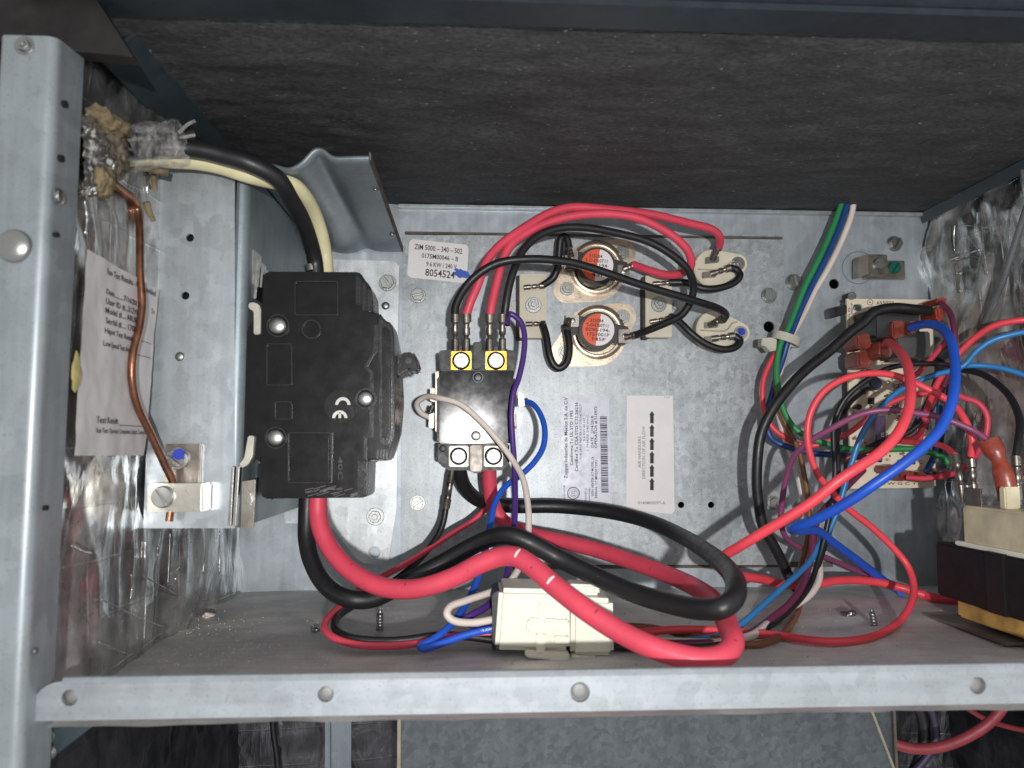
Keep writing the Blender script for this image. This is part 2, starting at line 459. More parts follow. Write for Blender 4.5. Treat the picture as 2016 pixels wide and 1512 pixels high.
def screw_mesh(kind):
    """unit screws, outer radius 1"""
    bm = bmesh.new()
    if kind == 'hex':          # hex washer head with a slot
        disc_into(bm, 1.0, 0.16, 28)
        hx = circ(0, 0, 0.84, 6, 0.2); slab_into(bm, hx, -0.15, -0.55)
        for s in (1, -1): slab_into(bm, clip(hx, s, 0.13), -0.54, -0.85)
    elif kind == 'hexflat':
        disc_into(bm, 1.0, 0.14, 28); slab_into(bm, circ(0, 0, 0.72, 6, 0.1), -0.13, -0.62)
        slab_into(bm, circ(0, 0, 0.34, 14), -0.60, -0.85)
    elif kind == 'round':      # slotted round head
        disc_into(bm, 1.0, 0.25, 28, 0, 0.0)
        rd = circ(0, 0, 0.93, 28)
        for s in (1, -1): slab_into(bm, clip(rd, s, 0.12), -0.24, -0.55)
    elif kind == 'rivet':
        disc_into(bm, 1.0, 0.08, 28, 0, 0.5)
    elif kind == 'pan':
        disc_into(bm, 1.0, 0.12, 28); disc_into(bm, 0.8, 0.25, 28, -0.1, 0.2)
    bmesh.ops.recalc_face_normals(bm, faces=bm.faces)
    bv = [e for e in bm.edges if e.is_manifold and e.calc_face_angle(0) > 0.6]
    bmesh.ops.bevel(bm, geom=bv, offset=0.045, segments=1, affect='EDGES', clamp_overlap=True)
    me = bpy.data.meshes.new('screw_' + kind); bm.to_mesh(me); bm.free()
    me.shade_smooth(); me.set_sharp_from_angle(angle=math.radians(32))
    return me
SCREWS = {}
def screw(kind, px, py, Y, rpx, material, parent, rot=0.0, name='screw', loc=None, direction=None):
    key = (kind, material.name)
    if key not in SCREWS:
        me = screw_mesh(kind); me.materials.append(material); SCREWS[key] = me
    o = bpy.data.objects.new(name, SCREWS[key]); COL.objects.link(o)
    o.location = loc if loc is not None else W(px, py, Y)
    r = rpx * Y / FPX
    o.scale = (r, r * 0.9, r)
    if direction is None: o.rotation_euler = (0, rot, 0)
    else: o.rotation_euler = direction.to_track_quat('-Y', 'Z').to_euler()
    adopt(o, parent); return o

def text2d(s):
    cu = bpy.data.curves.new('t', 'FONT'); cu.body = s; cu.resolution_u = 2; cu.offset = 0.014
    ob = bpy.data.objects.new('t', cu)
    me = bpy.data.meshes.new_from_object(ob)
    vs = [(v.co.x, v.co.y) for v in me.vertices]; fs = [tuple(p.vertices) for p in me.polygons]
    bpy.data.objects.remove(ob); bpy.data.curves.remove(cu); bpy.data.meshes.remove(me)
    return vs, fs
def put_text(bm, s, cx, cy, L, H, mapf, ang=0.0, wob=0.0):
    """text of length L and cap height H centred on (cx, cy) in 2-D units with y down; ang turns it anticlockwise"""
    vs, fs = text2d(s)
    if not vs: return
    xs = [v[0] for v in vs]; ys = [v[1] for v in vs]
    w = max(xs) - min(xs) or 1; mx = (max(xs) + min(xs)) / 2
    ca, sa = math.cos(math.radians(ang)), math.sin(math.radians(ang))
    out = []
    for x, y in vs:
        u = (x - mx) / w * L; v = (y - 0.34) / 0.70 * H
        out.append(bm.verts.new(mapf(cx + u * ca - v * sa, cy - (u * sa + v * ca))))
    for f in fs:
        try: bm.faces.new([out[i] for i in f])
        except ValueError: pass
def flat_into(bm, pts, mapf):
    bm.faces.new([bm.verts.new(mapf(x, y)) for x, y in pts])
def ring_into(bm, cx, cy, r0, r1, mapf, a0=0, a1=360, n=24):
    A = []; B = []
    for i in range(n + 1):
        t = math.radians(a0 + (a1 - a0) * i / n)
        A.append(bm.verts.new(mapf(cx + r0 * math.cos(t), cy + r0 * math.sin(t)))); B.append(bm.verts.new(mapf(cx + r1 * math.cos(t), cy + r1 * math.sin(t))))
    for i in range(n): bm.faces.new((A[i], B[i], B[i + 1], A[i + 1]))
def raw(bm, name, material, parent):
    me = bpy.data.meshes.new(name); bm.to_mesh(me); bm.free(); me.materials.append(material)
    o = bpy.data.objects.new(name, me); COL.objects.link(o); adopt(o, parent); return o
def at(Y): return lambda x, y: W(x, y, Y)

def grid_wall(name, fn, nu, nv, material, kind='structure', parent=None, smooth=True):
    bm = bmesh.new()
    V = [[bm.verts.new(fn(i / nu, j / nv)) for j in range(nv + 1)] for i in range(nu + 1)]
    for i in range(nu):
        for j in range(nv): bm.faces.new((V[i][j], V[i + 1][j], V[i + 1][j + 1], V[i][j + 1]))
    o = finish(bm, name, material, parent, smooth, 180)
    if kind and parent is None: o['kind'] = kind
    return o
def fbm(p, s, o=4):
    return noise.fractal(Vector(p) * s, 0.6, 2.0, o)
def blob(name, c, rad, material, parent=None, amp=0.35, s=120, sub=4):
    bm = bmesh.new(); bmesh.ops.create_icosphere(bm, subdivisions=sub, radius=1.0)
    for v in bm.verts:
        d = v.co.normalized()
        p = Vector((d.x * rad[0], d.y * rad[1], d.z * rad[2]))
        v.co = Vector(c) + p * (1 + amp * fbm(Vector(c) + p, s))
    return finish(bm, name, material, parent, True, 180)

# ================================================================== THE CABINET
YFR = 0.235                                    # plane of the front frame
# ---- back wall, with its real holes
bw_holes = [circ(1642, 559, 10, 18), circ(1677, 584, 9, 16), circ(1341, 994, 10, 14), circ(1400, 994, 10, 14), circ(1514, 643, 15, 18)]
def wallmap(x, y): return W(x, y, D)
wb = sheet('wall_back', [(440, 380), (1900, 380), (1925, 1200), (430, 1200)], bw_holes, wallmap, (0, 0.0012, 0), GALV)
tag(wb, 'pale galvanised sheet closing the back of the compartment', kind='structure')
# flange along the top of the back wall, bright folded edge
a, c = W(785, 409, D), W(1815, 413, D)
box('folded_edge', (a.x, D - 0.004, a.z - 0.0008), (c.x, D - 0.0006, a.z + 0.0012), GALVB, wb, 0.0004)
cav = box('cavity', (XL - 0.01, D + 0.03, -0.13), (XR + 0.01, D + 0.032, 0.16), DARKHOLE, None, 0)
tag(cav, 'dark space behind the holes of the back sheet', kind='structure'); cav.name = 'wall_behind'
bm = bmesh.new(); ring_into(bm, 1690, 527, 31, 32.5, at(D - 0.0003), 20, 330)
raw(bm, 'knockout_groove', INKG, wb)
# ---- floor
def ffloor(u, v):
    x = XL - 0.03 + (XR + 0.02 - XL + 0.03) * u; y = YFR + 0.004 + (D + 0.001 - YFR - 0.004) * v
    return Vector((x, y, ZF + 0.0006 * fbm((x, y, 0), 25)))
flo = grid_wall('floor', ffloor, 80, 50, FLOORM)
tag(flo, 'dusty grey sheet metal floor of the upper compartment')
box('floor_underside', (XL - 0.03, YFR + 0.03, ZF - 0.004), (XR + 0.02, D, ZF - 0.0025), GALVD, flo, 0)
# ---- folded front lip of the floor
lt, lb = W(64, 1343, YFR), W(64, 1420, YFR)
ztop, zbot = lt.z, lb.z
xl0, xl1 = lt.x, 0.30
def lipmap(x, z): return Vector((x, YFR, z))
lip_out = [(xl0, zbot), (xl1, zbot), (xl1, ztop)]
rc = 0.0080
for k in range(7):
    t = math.radians(90 + 90 * k / 6); lip_out.append((xl0 + rc + rc * math.cos(t), ztop - rc + rc * math.sin(t)))
lh = []
for px, py, rp in ((137, 1374, 15), (641, 1367, 15), (1142, 1363, 19), (1925, 1350, 17)):
    p = W(px, py, YFR); lh.append(circ(p.x, p.z, rp * YFR / FPX, 20))
lip = sheet('front_lip', lip_out, lh, lipmap, (0, 0.0015, 0), LIPM, flo)
tubep('lip_edge', [Vector((xl0 + 0.0085, YFR + 0.0009, ztop)), Vector((xl1, YFR + 0.0009, ztop))], 0.0012, LIPM, flo, 8)
for px, py, rp in ((137, 1374, 15), (641, 1367, 15), (1142, 1363, 19), (1925, 1350, 17)):
    p = W(px, py, YFR); screw('pan', 0, 0, YFR, rp * 1.02, plain('dull_screw', '#8b8b8a', 0.55, 0.5), lip, 0, 'screw_tip', loc=Vector((p.x, YFR + 0.0024, p.z)))
# ---- ceiling of black duct liner
def fceil(u, v):
    x = XL - 0.05 + (XR + 0.05 - XL + 0.05) * u; y = 0.2440 + (D + 0.02 - 0.2440) * v
    z = ZC + 0.001 * fbm((x, y, 3), 30) + 0.0005 * fbm((x * 0.5, y, 9), 140)
    z += 0.004 * math.exp(-((x - 0.0) ** 2 / 0.0006 + (y - 0.335) ** 2 / 0.0004))
    if y < 0.292: z -= 0.0012 * min(1, (0.292 - y) / 0.012)
    return Vector((x, y, z))
cei = grid_wall('ceiling', fceil, 170, 90, LINER)
tag(cei, 'black fibrous duct liner forming the roof of the compartment')
# corner trims where the liner meets the side walls
for px, xw, s in ((0, XL, 1), (1, XR, -1)):
    z = ZC - 0.0055; q = 1.0 if s > 0 else 0.2
    prism('corner_trim', [Vector((xw + s * 0.0005, 0.262, z - 0.006 * q)), Vector((xw + s * 0.012 * q, 0.262, z + 0.005)), Vector((xw + s * 0.012 * q, D - 0.001, z + 0.005)), Vector((xw + s * 0.0005, D - 0.001, z - 0.006 * q))], (s * -0.0008, 0, 0.0012), TRIM, cei)
# ---- side walls of foil-faced insulation
_cr = random.Random(5)
TRI = []
for f_, n_ in ((14, 2), (26, 3), (48, 4), (85, 4)):
    for _ in range(n_):
        a_ = _cr.uniform(0, math.pi); TRI.append((math.cos(a_) * f_, math.sin(a_) * 0.55 * f_, _cr.random(), 0.065 / f_ * _cr.uniform(0.6, 1.3)))
def crumple(y, z, seed):
    wy = y + 0.012 * noise.noise(Vector((y * 28, z * 20, seed))); wz = z + 0.018 * noise.noise(Vector((y * 22, z * 16, seed + 7)))
    h = 0.0
    for fy, fz, ph, a_ in TRI:
        t = (wy * fy + wz * fz + ph + seed * 0.37) % 1.0
        h += a_ * (abs(t - 0.5) * 4 - 1)
    return h * (0.55 + 0.9 * max(0.0, noise.noise(Vector((y * 12, z * 9, seed + 3))) + 0.35))
def fleft(u, v):
    y = 0.2455 + (D - 0.2455) * u; z = ZF - 0.002 + (ZC + 0.01 - ZF + 0.002) * v
    x = XL - 0.0012 + 0.42 * crumple(y, z * 0.8, 1.0) + 0.0012 * fbm((1.3, y, z), 14)
    return Vector((x - 0.0005, y, z))
wl = grid_wall('wall_left', fleft, 230, 250, FOIL)
tag(wl, 'creased foil-faced insulation lining the side beside the breaker')
def fright(u, v):
    y = 0.25 + (D - 0.25) * u; z = ZF - 0.0 + (ZC + 0.01 - ZF) * v
    x = XR + 0.0012 + 0.55 * crumple(y, z, 4.0) - 0.0015 * fbm((5.3, y, z), 14) + 0.001
    return Vector((x, y, z))
wr = grid_wall('wall_right', fright, 230, 250, FOIL)
tag(wr, 'wrinkled foil-faced insulation lining the side beside the control board')
def crease(px, parent, xw, r=0.0007, m=None):
    pts = spline([onx(x, y, xw) + Vector((0, 0, 0.0004 * fbm((x, y, 0), 0.1))) for x, y in px], 6)
    rr = [0.55 * r * (0.7 + 0.6 * abs(fbm((p.x, p.y, p.z), 400))) for p in pts]
    bm = bmesh.new(); tube_into(bm, pts, rr, 6); finish(bm, 'foil_crease', m or FOILB, parent, True, 180)
crease([(1843, 526), (1872, 511), (1905, 500), (1928, 491)], wr, XR - 0.001, 0.0013)
crease([(1880, 520), (1886, 550), (1890, 575)], wr, XR - 0.0008, 0.0010)
crease([(1880, 440), (1878, 470), (1879, 495)], wr, XR - 0.0008, 0.0007)
crease([(1931, 395), (1933, 440), (1938, 500), (1945, 540)], wr, XR - 0.0008, 0.0005)
crease([(1965, 450), (1972, 480), (1976, 515)], wr, XR - 0.0008, 0.0006)
crease([(1880, 442), (1930, 446), (1990, 450)], wr, XR - 0.0008, 0.0004)
for pts, r in (([(140, 1075), (160, 1085), (178, 1090)], 0.0009), ([(286, 1065), (285, 1100), (287, 1180), (283, 1270)], 0.0005), ([(310, 1075), (311, 1110), (312, 1160)], 0.0006),
               ([(287, 1137), (320, 1155), (350, 1172)], 0.0006), ([(200, 1180), (260, 1210), (330, 1237)], 0.0006), ([(195, 1265), (235, 1283), (250, 1287)], 0.0005),
               ([(335, 1045), (333, 1100), (330, 1160)], 0.0006), ([(380, 1045), (365, 1090), (345, 1140)], 0.0006), ([(402, 1045), (402, 1090), (400, 1130)], 0.0006), ([(432, 1045), (433, 1090), (431, 1130)], 0.0005),
               ([(258, 1130), (260, 1160), (257, 1180)], 0.0009), ([(166, 395), (171, 425), (168, 462)], 0.0010), ([(295, 345), (290, 370), (296, 400)], 0.0009)):
    crease(pts, wl, XL + 0.0006, r)
def flowl(u, v):
    y = 0.236 + 0.236 * u; z = -0.30 + (ZF - 0.003 + 0.30) * v
    return Vector((XL - 0.001 - 0.004 * abs(fbm((0.3, y, z * 0.5), 50, 3)), y, z))
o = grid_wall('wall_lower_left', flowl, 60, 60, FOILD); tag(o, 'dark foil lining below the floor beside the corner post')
# plastic sealing strip on the foil beside the board
st = wire('sealing_strip', 'narrow grey plastic strip stuck slantwise on the foil wall', [onx(x, y, XR - 0.0022) for x, y in ((1930, 655), (1952, 604), (1975, 552), (1992, 500), (2009, 446), (2030, 385))], 0.0034, plain('grey_plastic_strip', '#6a6d70', 0.25, 0.2), 'strip')

# ---- corner post at the front
YP = 0.229
zt, zb2 = W(60, 70, YP).z, -0.24
xp = W(78, 760, YP).x                          # outer fold
post = empty('corner_post', (xp, YP, zb2), 'upright galvanised corner post with domed rivet and screw holes', 'post')
prof = [(-0.0158, 0.0)]
for k in range(7):
    t = math.radians(-90 + 90 * k / 6); prof.append((-0.0035 + 0.0035 * math.cos(t), 0.0035 + 0.0035 * math.sin(t)))
prof += [(0.0012, 0.0135)]
inner = [(x - 0.0012, y + 0.0012) for x, y in prof][::-1]
inner[0] = (prof[-1][0] - 0.0012, prof[-1][1])
pts = prof + inner
prism('post_sheet', [Vector((xp + x, YP + y, zb2)) for x, y in pts], (0, 0, zt - zb2), GALVP, post, 0.0, True)
screw('rivet', 30, 485, YP, 33, STEEL, post, name='rivet', loc=W(30, 485, YP) + Vector((0, 0, 0)))
screw('hexflat', 48, 90, YP, 19, ZINC, post, 0.3)
def flpos(px, py):
    xf = xp + 0.001; return onx(px, py, xf)
for px, py, kind, rp, mt in ((130, 205, 'hole', 7, DARKHOLE), (123, 312, 'hole', 7, DARKHOLE), (113, 462, 'hole', 6, DARKHOLE), (92, 1000, 'hole', 5, DARKHOLE), (118, 387, 'pan', 17, STEEL), (72, 1282, 'pan', 7, ZINC)):
    p = flpos(px, py); p.x = xp + 0.0006
    if kind == 'hole':
        bm = bmesh.new(); tube_into(bm, [p - Vector((0.001, 0, 0)), p + Vector((0.0006, 0, 0))], 0.0011 if rp > 6 else 0.0008, 12)
        finish(bm, 'screw_hole', mt, post, True, 40)
    else:
        screw(kind, 0, 0, p.y, rp, mt, post, loc=p, direction=Vector((1, 0, 0)))
# brown outer edge behind the post, dark corner above it
br = box('outer_jamb', (xp - 0.05, YP + 0.02, zb2), (xp - 0.0145, YP + 0.03, 0.2), BROWNP, None, 0)
tag(br, 'dark brown strip of the outer cabinet beside the corner post', 'jamb')
# ---- upper front rail
zr0 = W(1008, 47, 0.2465).z
rail = empty('upper_rail', (0, 0.232, zr0), 'dark blue-grey folded steel rail across the top opening', 'rail')
x0r, x1r = XL - 0.012, 0.33
prism('rail_web', [Vector((x0r, 0.232, zr0)), Vector((x0r, 0.2265, zr0 + 0.0022)), Vector((x0r, 0.2255, zr0 + 0.0065)), Vector((x0r, 0.222, zr0 + 0.0085)), Vector((x0r, 0.216, zr0 + 0.03)), Vector((x0r, 0.246, zr0 + 0.03)), Vector((x0r, 0.246, zr0 + 0.0004))], (x1r - x0r, 0, 0), RAIL, rail, 0.0006)
prism('rail_edge', [Vector((x0r, 0.2325, zr0 - 0.0008)), Vector((x0r, 0.2305, zr0 + 0.0002)), Vector((x0r, 0.2465, zr0 + 0.0002)), Vector((x0r, 0.2465, zr0 - 0.0008))], (x1r - x0r, 0, 0), RAIL, rail)
bm = bmesh.new()
cp = [W(-60, -60, 0.238), W(165, -40, 0.238), W(262, 112, 0.238), W(225, 108, 0.238), W(110, 97, 0.238), W(60, 66, 0.238), W(10, 75, 0.238), W(-60, 120, 0.238)]
cg = sheet('corner_gusset', [(-60, -60), (165, -40), (262, 112), (225, 108), (110, 97), (60, 66), (10, 75), (-60, 120)], [], at(0.238), (0, 0.006, 0), plain('gusset_grime', '#221e1c', 0.7, 0.1, var=0.35, vscale=90))
tag(cg, 'grimy dark brown sheet gusset above the corner post', 'gusset')

# ================================================================== HEATER PLATE on the back wall
YH = 0.4470
heater = empty('heater_plate', W(1165, 1112, YH), 'large galvanised heater element plate screwed to the back wall', 'plate')
hp_holes = [circ(1514, 643, 11, 18), circ(1341, 994, 6.5, 14), circ(1400, 994, 6.5, 14)]
sheet('plate_sheet', [(793, 463), (1542, 463), (1552, 1112), (789, 1112)], hp_holes, at(YH), (0, 0.0022, 0), GALV2, heater)
pbox('plate_top_shadow', 797, 460, 1541, 466, YH - 0.0012, YH + 0.0005, RUST_SHADOW, heater, 0.0002)  # dark strip laid in as the shadow along the plate's top
pbox('bottom_seam', 1010, 1111, 1640, 1116, D - 0.0015, D - 0.0002, RUST_SHADOW, heater, 0.0002)
for px, py, rp, kind, rot in ((823, 582, 15, 'hex', 1.35), (822, 990, 15, 'hex', 1.0), (1513, 582, 16, 'hex', -0.15), (1523, 990, 14, 'hex', 0.7), (1333, 600, 12, 'hexflat', 0.3), (1012, 600, 9, 'hexflat', 0)):
    screw(kind, px, py, YH, rp, ZINC, heater, rot)
for px, py, rp, rot in ((1562, 556, 17, -0.2), (1578, 998, 15, 0.5), (1760, 480, 16, 0.45)):
    screw('hex', px, py, D, rp, ZINC, wb, rot)

# rating label, a little crooked
YS = YH - 0.00025
rl = pprism('rating_label', [(806 + x, 470 + y + x * 0.105) for x, y in [(p[0] - (p[1]) * 0.06, p[1]) for p in rrect(0, 0, 117, 76, 9)]], YS, YH - 0.00005, LABELW, heater)
rl['label'] = 'white rating label printed 8054524 with a blue ink smear'
def lab(x, y): return W(800 + x - y * 0.06 + 6, 470 + y + x * 0.105, YS - 0.0001)
bm = bmesh.new()
put_text(bm, 'ZIM 5000 \u2013 340 \u2013 502', 58, 14, 94, 10, lab)
put_text(bm, '0175M00046 \u2013 B', 62, 30, 72, 9, lab)
put_text(bm, '9.6 KW / 240 V', 66, 45.5, 60, 9, lab)
put_text(bm, '8054524', 64, 62, 58, 14, lab)
raw(bm, 'printed_text', INK, rl)
bm = bmesh.new()
flat_into(bm, [(103 + 16 * math.cos(t) * (1 + 0.3 * fbm((t, 1, 0), 1.7)), 54 + 9 * math.sin(t) * (1 + 0.4 * fbm((t, 2, 0), 2.1)) + 4 * math.cos(t)) for t in (2 * math.pi * k / 26 for k in range(26))], lambda x, y: W(806 + x, 470 + y + 14, YS - 0.0002))
raw(bm, 'ink_smear', INKB, rl)
# grey approval label, text running upwards
al = pprism('approval_label', [(1103, 778 + 4), (1108, 777), (1194, 779), (1199, 784), (1205, 1000), (1106, 1000)], YS, YH - 0.00005, LABELG, heater)
al['label'] = 'grey approval label with barcode, lines of text running upwards'
mpt = at(YS - 0.0001)
bm = bmesh.new()
for s, x, yc, L, H in (('Zoppas Industries de Mexico S.A. de C.V', 1114, 862, 160, 6.5), ('Conforms To UL STD 1995', 1125, 862, 108, 6), ('Certified To CSA STD C22.2#236', 1135, 860, 136, 6),
                       ('DATE   2/14/2018', 1166, 850, 62, 5.5), ('OPERATOR # 51E972', 1173, 841, 82, 5.5), ('00001 HEATER KIT MODEL 1A', 1166.5, 938, 78, 4.5), ('SERIAL 17 M02017291', 1173.5, 944, 74, 4.5)):
    put_text(bm, s, x, yc, L, H, mpt, 90)
raw(bm, 'printed_text', INK, al)
bm = bmesh.new()
for s, x, yc, L, H in (('FOR ARUF HEATER KIT 208/240 VOLT', 1143, 850, 108, 4), ('9.6 KW 60 HZ', 1150, 845, 46, 4), ('1 PHASE 240 VAC', 1157, 852, 70, 4), ('LISTED AIR HANDLER', 1111, 972, 34, 3.5), ('4005812', 1153, 975, 28, 3.5), ('Intertek', 1160, 975, 30, 3.5)):
    put_text(bm, s, x, yc, L, H, mpt, 90)
ring_into(bm, 1129, 971, 10.5, 12.5, mpt); ring_into(bm, 1129, 971, 7.5, 8.2, mpt)
put_text(bm, 'ETL', 1129, 971, 12, 7, mpt, 90)
raw(bm, 'faint_print', INKG, al)
bm = bmesh.new(); y = 820
while y < 968:
    h = random.choice((0.8, 0.8, 1.6, 2.4)); flat_into(bm, [(1181 + (y - 820) * 0.02, y), (1195 + (y - 820) * 0.02, y), (1195 + (y - 820) * 0.02, y + h), (1181 + (y - 820) * 0.02, y + h)], mpt); y += h + random.choice((0.9, 0.9, 1.7))
raw(bm, 'barcode', INK, al)
# airflow label with a chain of arrows
fl_ = pprism('airflow_label', [(1234, 779), (1325, 779), (1328, 1006), (1322, 1012), (1233, 1003)], YS, YH - 0.00005, LABELW, heater)
fl_['label'] = 'white airflow label with a column of black arrows pointing up'
bm = bmesh.new()
for k in range(6):
    y0 = 809 + k * 26.3; x = 1283.5
    flat_into(bm, [(x, y0), (x + 5.4, y0 + 8), (x + 3.6, y0 + 8), (x + 3.6, y0 + 24.5), (x - 3.6, y0 + 24.5), (x - 3.6, y0 + 8), (x - 5.4, y0 + 8)], mpt)
raw(bm, 'arrow_print', INK, fl_)
bm = bmesh.new()
put_text(bm, 'AIR HANDLERS', 1259, 890, 62, 6, mpt, 90); put_text(bm, 'DIRECTION OF AIR FLOW', 1267.5, 891, 104, 6, mpt, 90)
put_text(bm, '0140M00097-A', 1283, 990, 54, 6, mpt); put_text(bm, 'TOP', 1313, 782.5, 12, 3.5, mpt)
raw(bm, 'printed_text', plain('pale_ink', '#9a8f98', 0.6, bmp=0), fl_)

# ================================================================== BREAKER BRACKET
YB = 0.312
XB = W(478, 800, YB).x
brk = empty('breaker_bracket', W(478, 1040, YB), 'folded galvanised bracket carrying the circuit breaker and ground lug', 'bracket')
ztb, zbb = W(400, 330, YB).z, W(400, 1040, YB).z
bf = [(W(x, y, YB).x, W(x, y, YB).z) for x, y in ((282, 1040), (462, 1040), (462, 330), (310, 318))]
sheet('face_plate', bf, [[(W(x, y, YB).x, W(x, y, YB).z) for x, y in circ(cx, cy, 8, 16)] for cx, cy in ((374, 468), (365, 582))], lambda x, z: Vector((x, YB, z)), (0, 0.0014, 0), GALVB, brk)
for cx, cy in ((374, 468), (365, 582)):
    p = W(cx, cy, YB); box('hole_backing', (p.x - 0.004, YB + 0.006, p.z - 0.004), (p.x + 0.004, YB + 0.007, p.z + 0.004), DARKHOLE, brk, 0)
screw('rivet', 354, 702, YB, 9, ZINC, brk, name='rivet')
# rounded bend and the side running back to the wall
x462 = W(462, 700, YB).x; r = XB - x462
arc = [(x462 + r * math.sin(math.radians(a)), YB + r - r * math.cos(math.radians(a))) for a in range(0, 91, 15)]
prof = arc + [(XB, D - 0.002)]
inn = [(x - 0.0014, y + 0.0008) for x, y in prof][::-1]
prism('side_plate', [Vector((x, y, zbb)) for x, y in prof + inn], (0, 0, ztb - zbb), GALVD, brk, 0, True)
# top flange (its underside faces the viewer) with a pressed groove and a wavy front edge
XT = W(793, 498, D).x; ZT = W(793, 498, D).z
def ftop(u, v):
    x = XB + (XT - XB) * u; y = (0.301 + 0.012 * (1 - u) ** 1.5) + (D - 0.004 - 0.301) * v
    g = math.exp(-((u - 0.58) / 0.085) ** 2) * 0.0045 - math.exp(-((u - 0.34) / 0.13) ** 2) * 0.003
    return Vector((x, min(y, D - 0.003), ZT + g * (1 - 0.55 * v)))
tf = grid_wall('top_flange', ftop, 60, 24, GALVD, None, brk)
sm = tf.modifiers.new('thickness', 'SOLIDIFY'); sm.thickness = 0.0014; sm.offset = 1
prism('flange_edge', [Vector((XT, 0.3005, ZT - 0.0006)), Vector((XT + 0.0008, 0.3005, ZT - 0.0006)), Vector((XT + 0.0008, 0.3005, ZT + 0.0022)), Vector((XT, 0.3005, ZT + 0.0030))], (0, D - 0.006 - 0.3005, 0), RUST_SHADOW, brk)
for px, py in ((739, 377), (772, 478)):
    p = onx(px, py, XT - 0.002); p.z = ZT - 0.0003
    screw('pan', 0, 0, p.y, 6, ZINC, brk, name='rivet', loc=p, direction=Vector((0, 0, -1)))
# base flange against the back wall
YBF = 0.4425
bfo = [(560, 508), (776, 514), (786, 524), (783, 700), (781, 1000), (765, 1103), (752, 1112), (715, 1108), (700, 1098), (657, 1043), (640, 1031), (560, 1030)]
sheet('base_flange', bfo, [circ(737, 1087, 12, 20)], at(YBF), (0, 0.0016, 0), galv('galvanised_flange', '#c9cdcf', rough=0.4, metal=0.5, spk=0.12, clk=0.3), brk)
screw('hex', 763, 557, YBF, 17, ZINC, brk, -0.7)
screw('rivet', 759, 602, YBF, 8, ZINC, brk, name='rivet')
screw('hexflat', 739, 1017, YBF, 17, ZINC, brk, 0.2, 'nut')
# stamped small tab and slot low on the side plate
for yy, zz in ((0.36, 0.008), (0.385, 0.01), (0.405, 0.008)):
    box('stamped_tab', (XB - 0.0004, yy, zbb + zz), (XB + 0.0006, yy + 0.0016, zbb + zz + 0.004), GALVB if yy > 0.4 else DARKHOLE, brk, 0.0002)
# breaker clip rails: silver strips above and below
for i, (pp, Yc) in enumerate((([(495, 492), (500, 490), (492, 598), (488, 598)], 0.319), ([(504, 508), (510, 512), (504, 588), (498, 588)], 0.323), ([(514, 524), (518, 524), (515, 566), (511, 566)], 0.326),
                              ([(455, 918), (461, 918), (455, 1036), (447, 1036)], 0.3085), ([(465, 918), (472, 918), (464, 1036), (457, 1036)], 0.3085))):
    pprism('clip_blade', pp, Yc, Yc + (0.012 if Yc > 0.31 else 0.003), STEEL, brk, 0.0003)
pprism('clip_plate', [(476, 948), (503, 944), (499, 1041), (474, 1041)], 0.3100, 0.3112, TINNED, brk, 0.0002)
pprism('clip_ear', [(485, 985), (492, 970), (498, 985), (492, 1000)], 0.3085, 0.3099, STEEL, brk, 0.0003)
# ground lug on the bracket face
lug = empty('ground_lug', W(343, 1008, 0.303), 'tin plated ground lug clamping the bare copper wire, screw dabbed blue', 'lug')
pbox('tab', 325, 874, 392, 956, 0.3095, 0.3119, TINNED, lug, 0.0004)
pbox('clamp_body', 290, 952, 397, 1008, 0.301, 0.3115, plain('tin_plate', '#d8d2c6', 0.3, 0.75), lug, 0.0006)
screw('round', 322, 978, 0.301, 21, STEEL, lug, -0.6)
screw('hex', 351, 902, 0.3095, 22, STEEL, lug, -0.9)
bm = bmesh.new(); flat_into(bm, [(337, 899), (343, 886), (356, 883), (364, 890), (362, 903), (350, 906)], at(0.3053)); raw(bm, 'blue_paint_dab', BLUEP, lug)
cw = wire('ground_wire', 'bare copper ground wire bending down to the lug', [(212, 352, 0.272), (243, 377, 0.283), (260, 390, 0.289), (270, 410, 0.294), (275, 450, 0.293), (276, 539, 0.290), (280, 599, 0.290), (274, 647, 0.288), (262, 698, 0.285), (260, 746, 0.285), (270, 797, 0.289), (294, 849, 0.296), (325, 916, 0.303), (341, 952, 0.306), (338, 985, 0.307), (333, 1026, 0.307)], 0.0030, COPPER, 'ground wire')

# ---- folded test report tucked against the foil
def pap(x, y, off=0.0):
    p = onx(x, y, XL + 0.0032)
    p.x += 0.0007 * fbm((0, p.y, p.z * 0.6), 45) + off
    return p
pc = [(171, 490), (312, 571), (284, 897), (147, 897)]
def fpap(u, v):
    t = [pc[0][k] * (1 - u) + pc[1][k] * u for k in (0, 1)]; bb = [pc[3][k] * (1 - u) + pc[2][k] * u for k in (0, 1)]
    return pap(t[0] * (1 - v) + bb[0] * v, t[1] * (1 - v) + bb[1] * v)
rep = grid_wall('test_report', fpap, 30, 60, PAPER, None)
tag(rep, 'crumpled white test report sheet stuck to the foil wall', 'paper')
def papt(Y, z):
    p = Vector((XL + 0.0032, Y, z)); p.x += 0.0007 * fbm((0, p.y, p.z * 0.6), 45) + 0.0003; return p
bm = bmesh.new()
def ptext(s, x0, y0, x1, h):
    a_ = onx(x0, y0, XL + 0.0032); b_ = onx(x1, y0 + (x1 - x0) * (880 - y0) / (930 - x0), XL + 0.0032)
    put_text(bm, s, (a_.y + b_.y) / 2, -a_.z, b_.y - a_.y, h, lambda Y, z: papt(Y, -z))
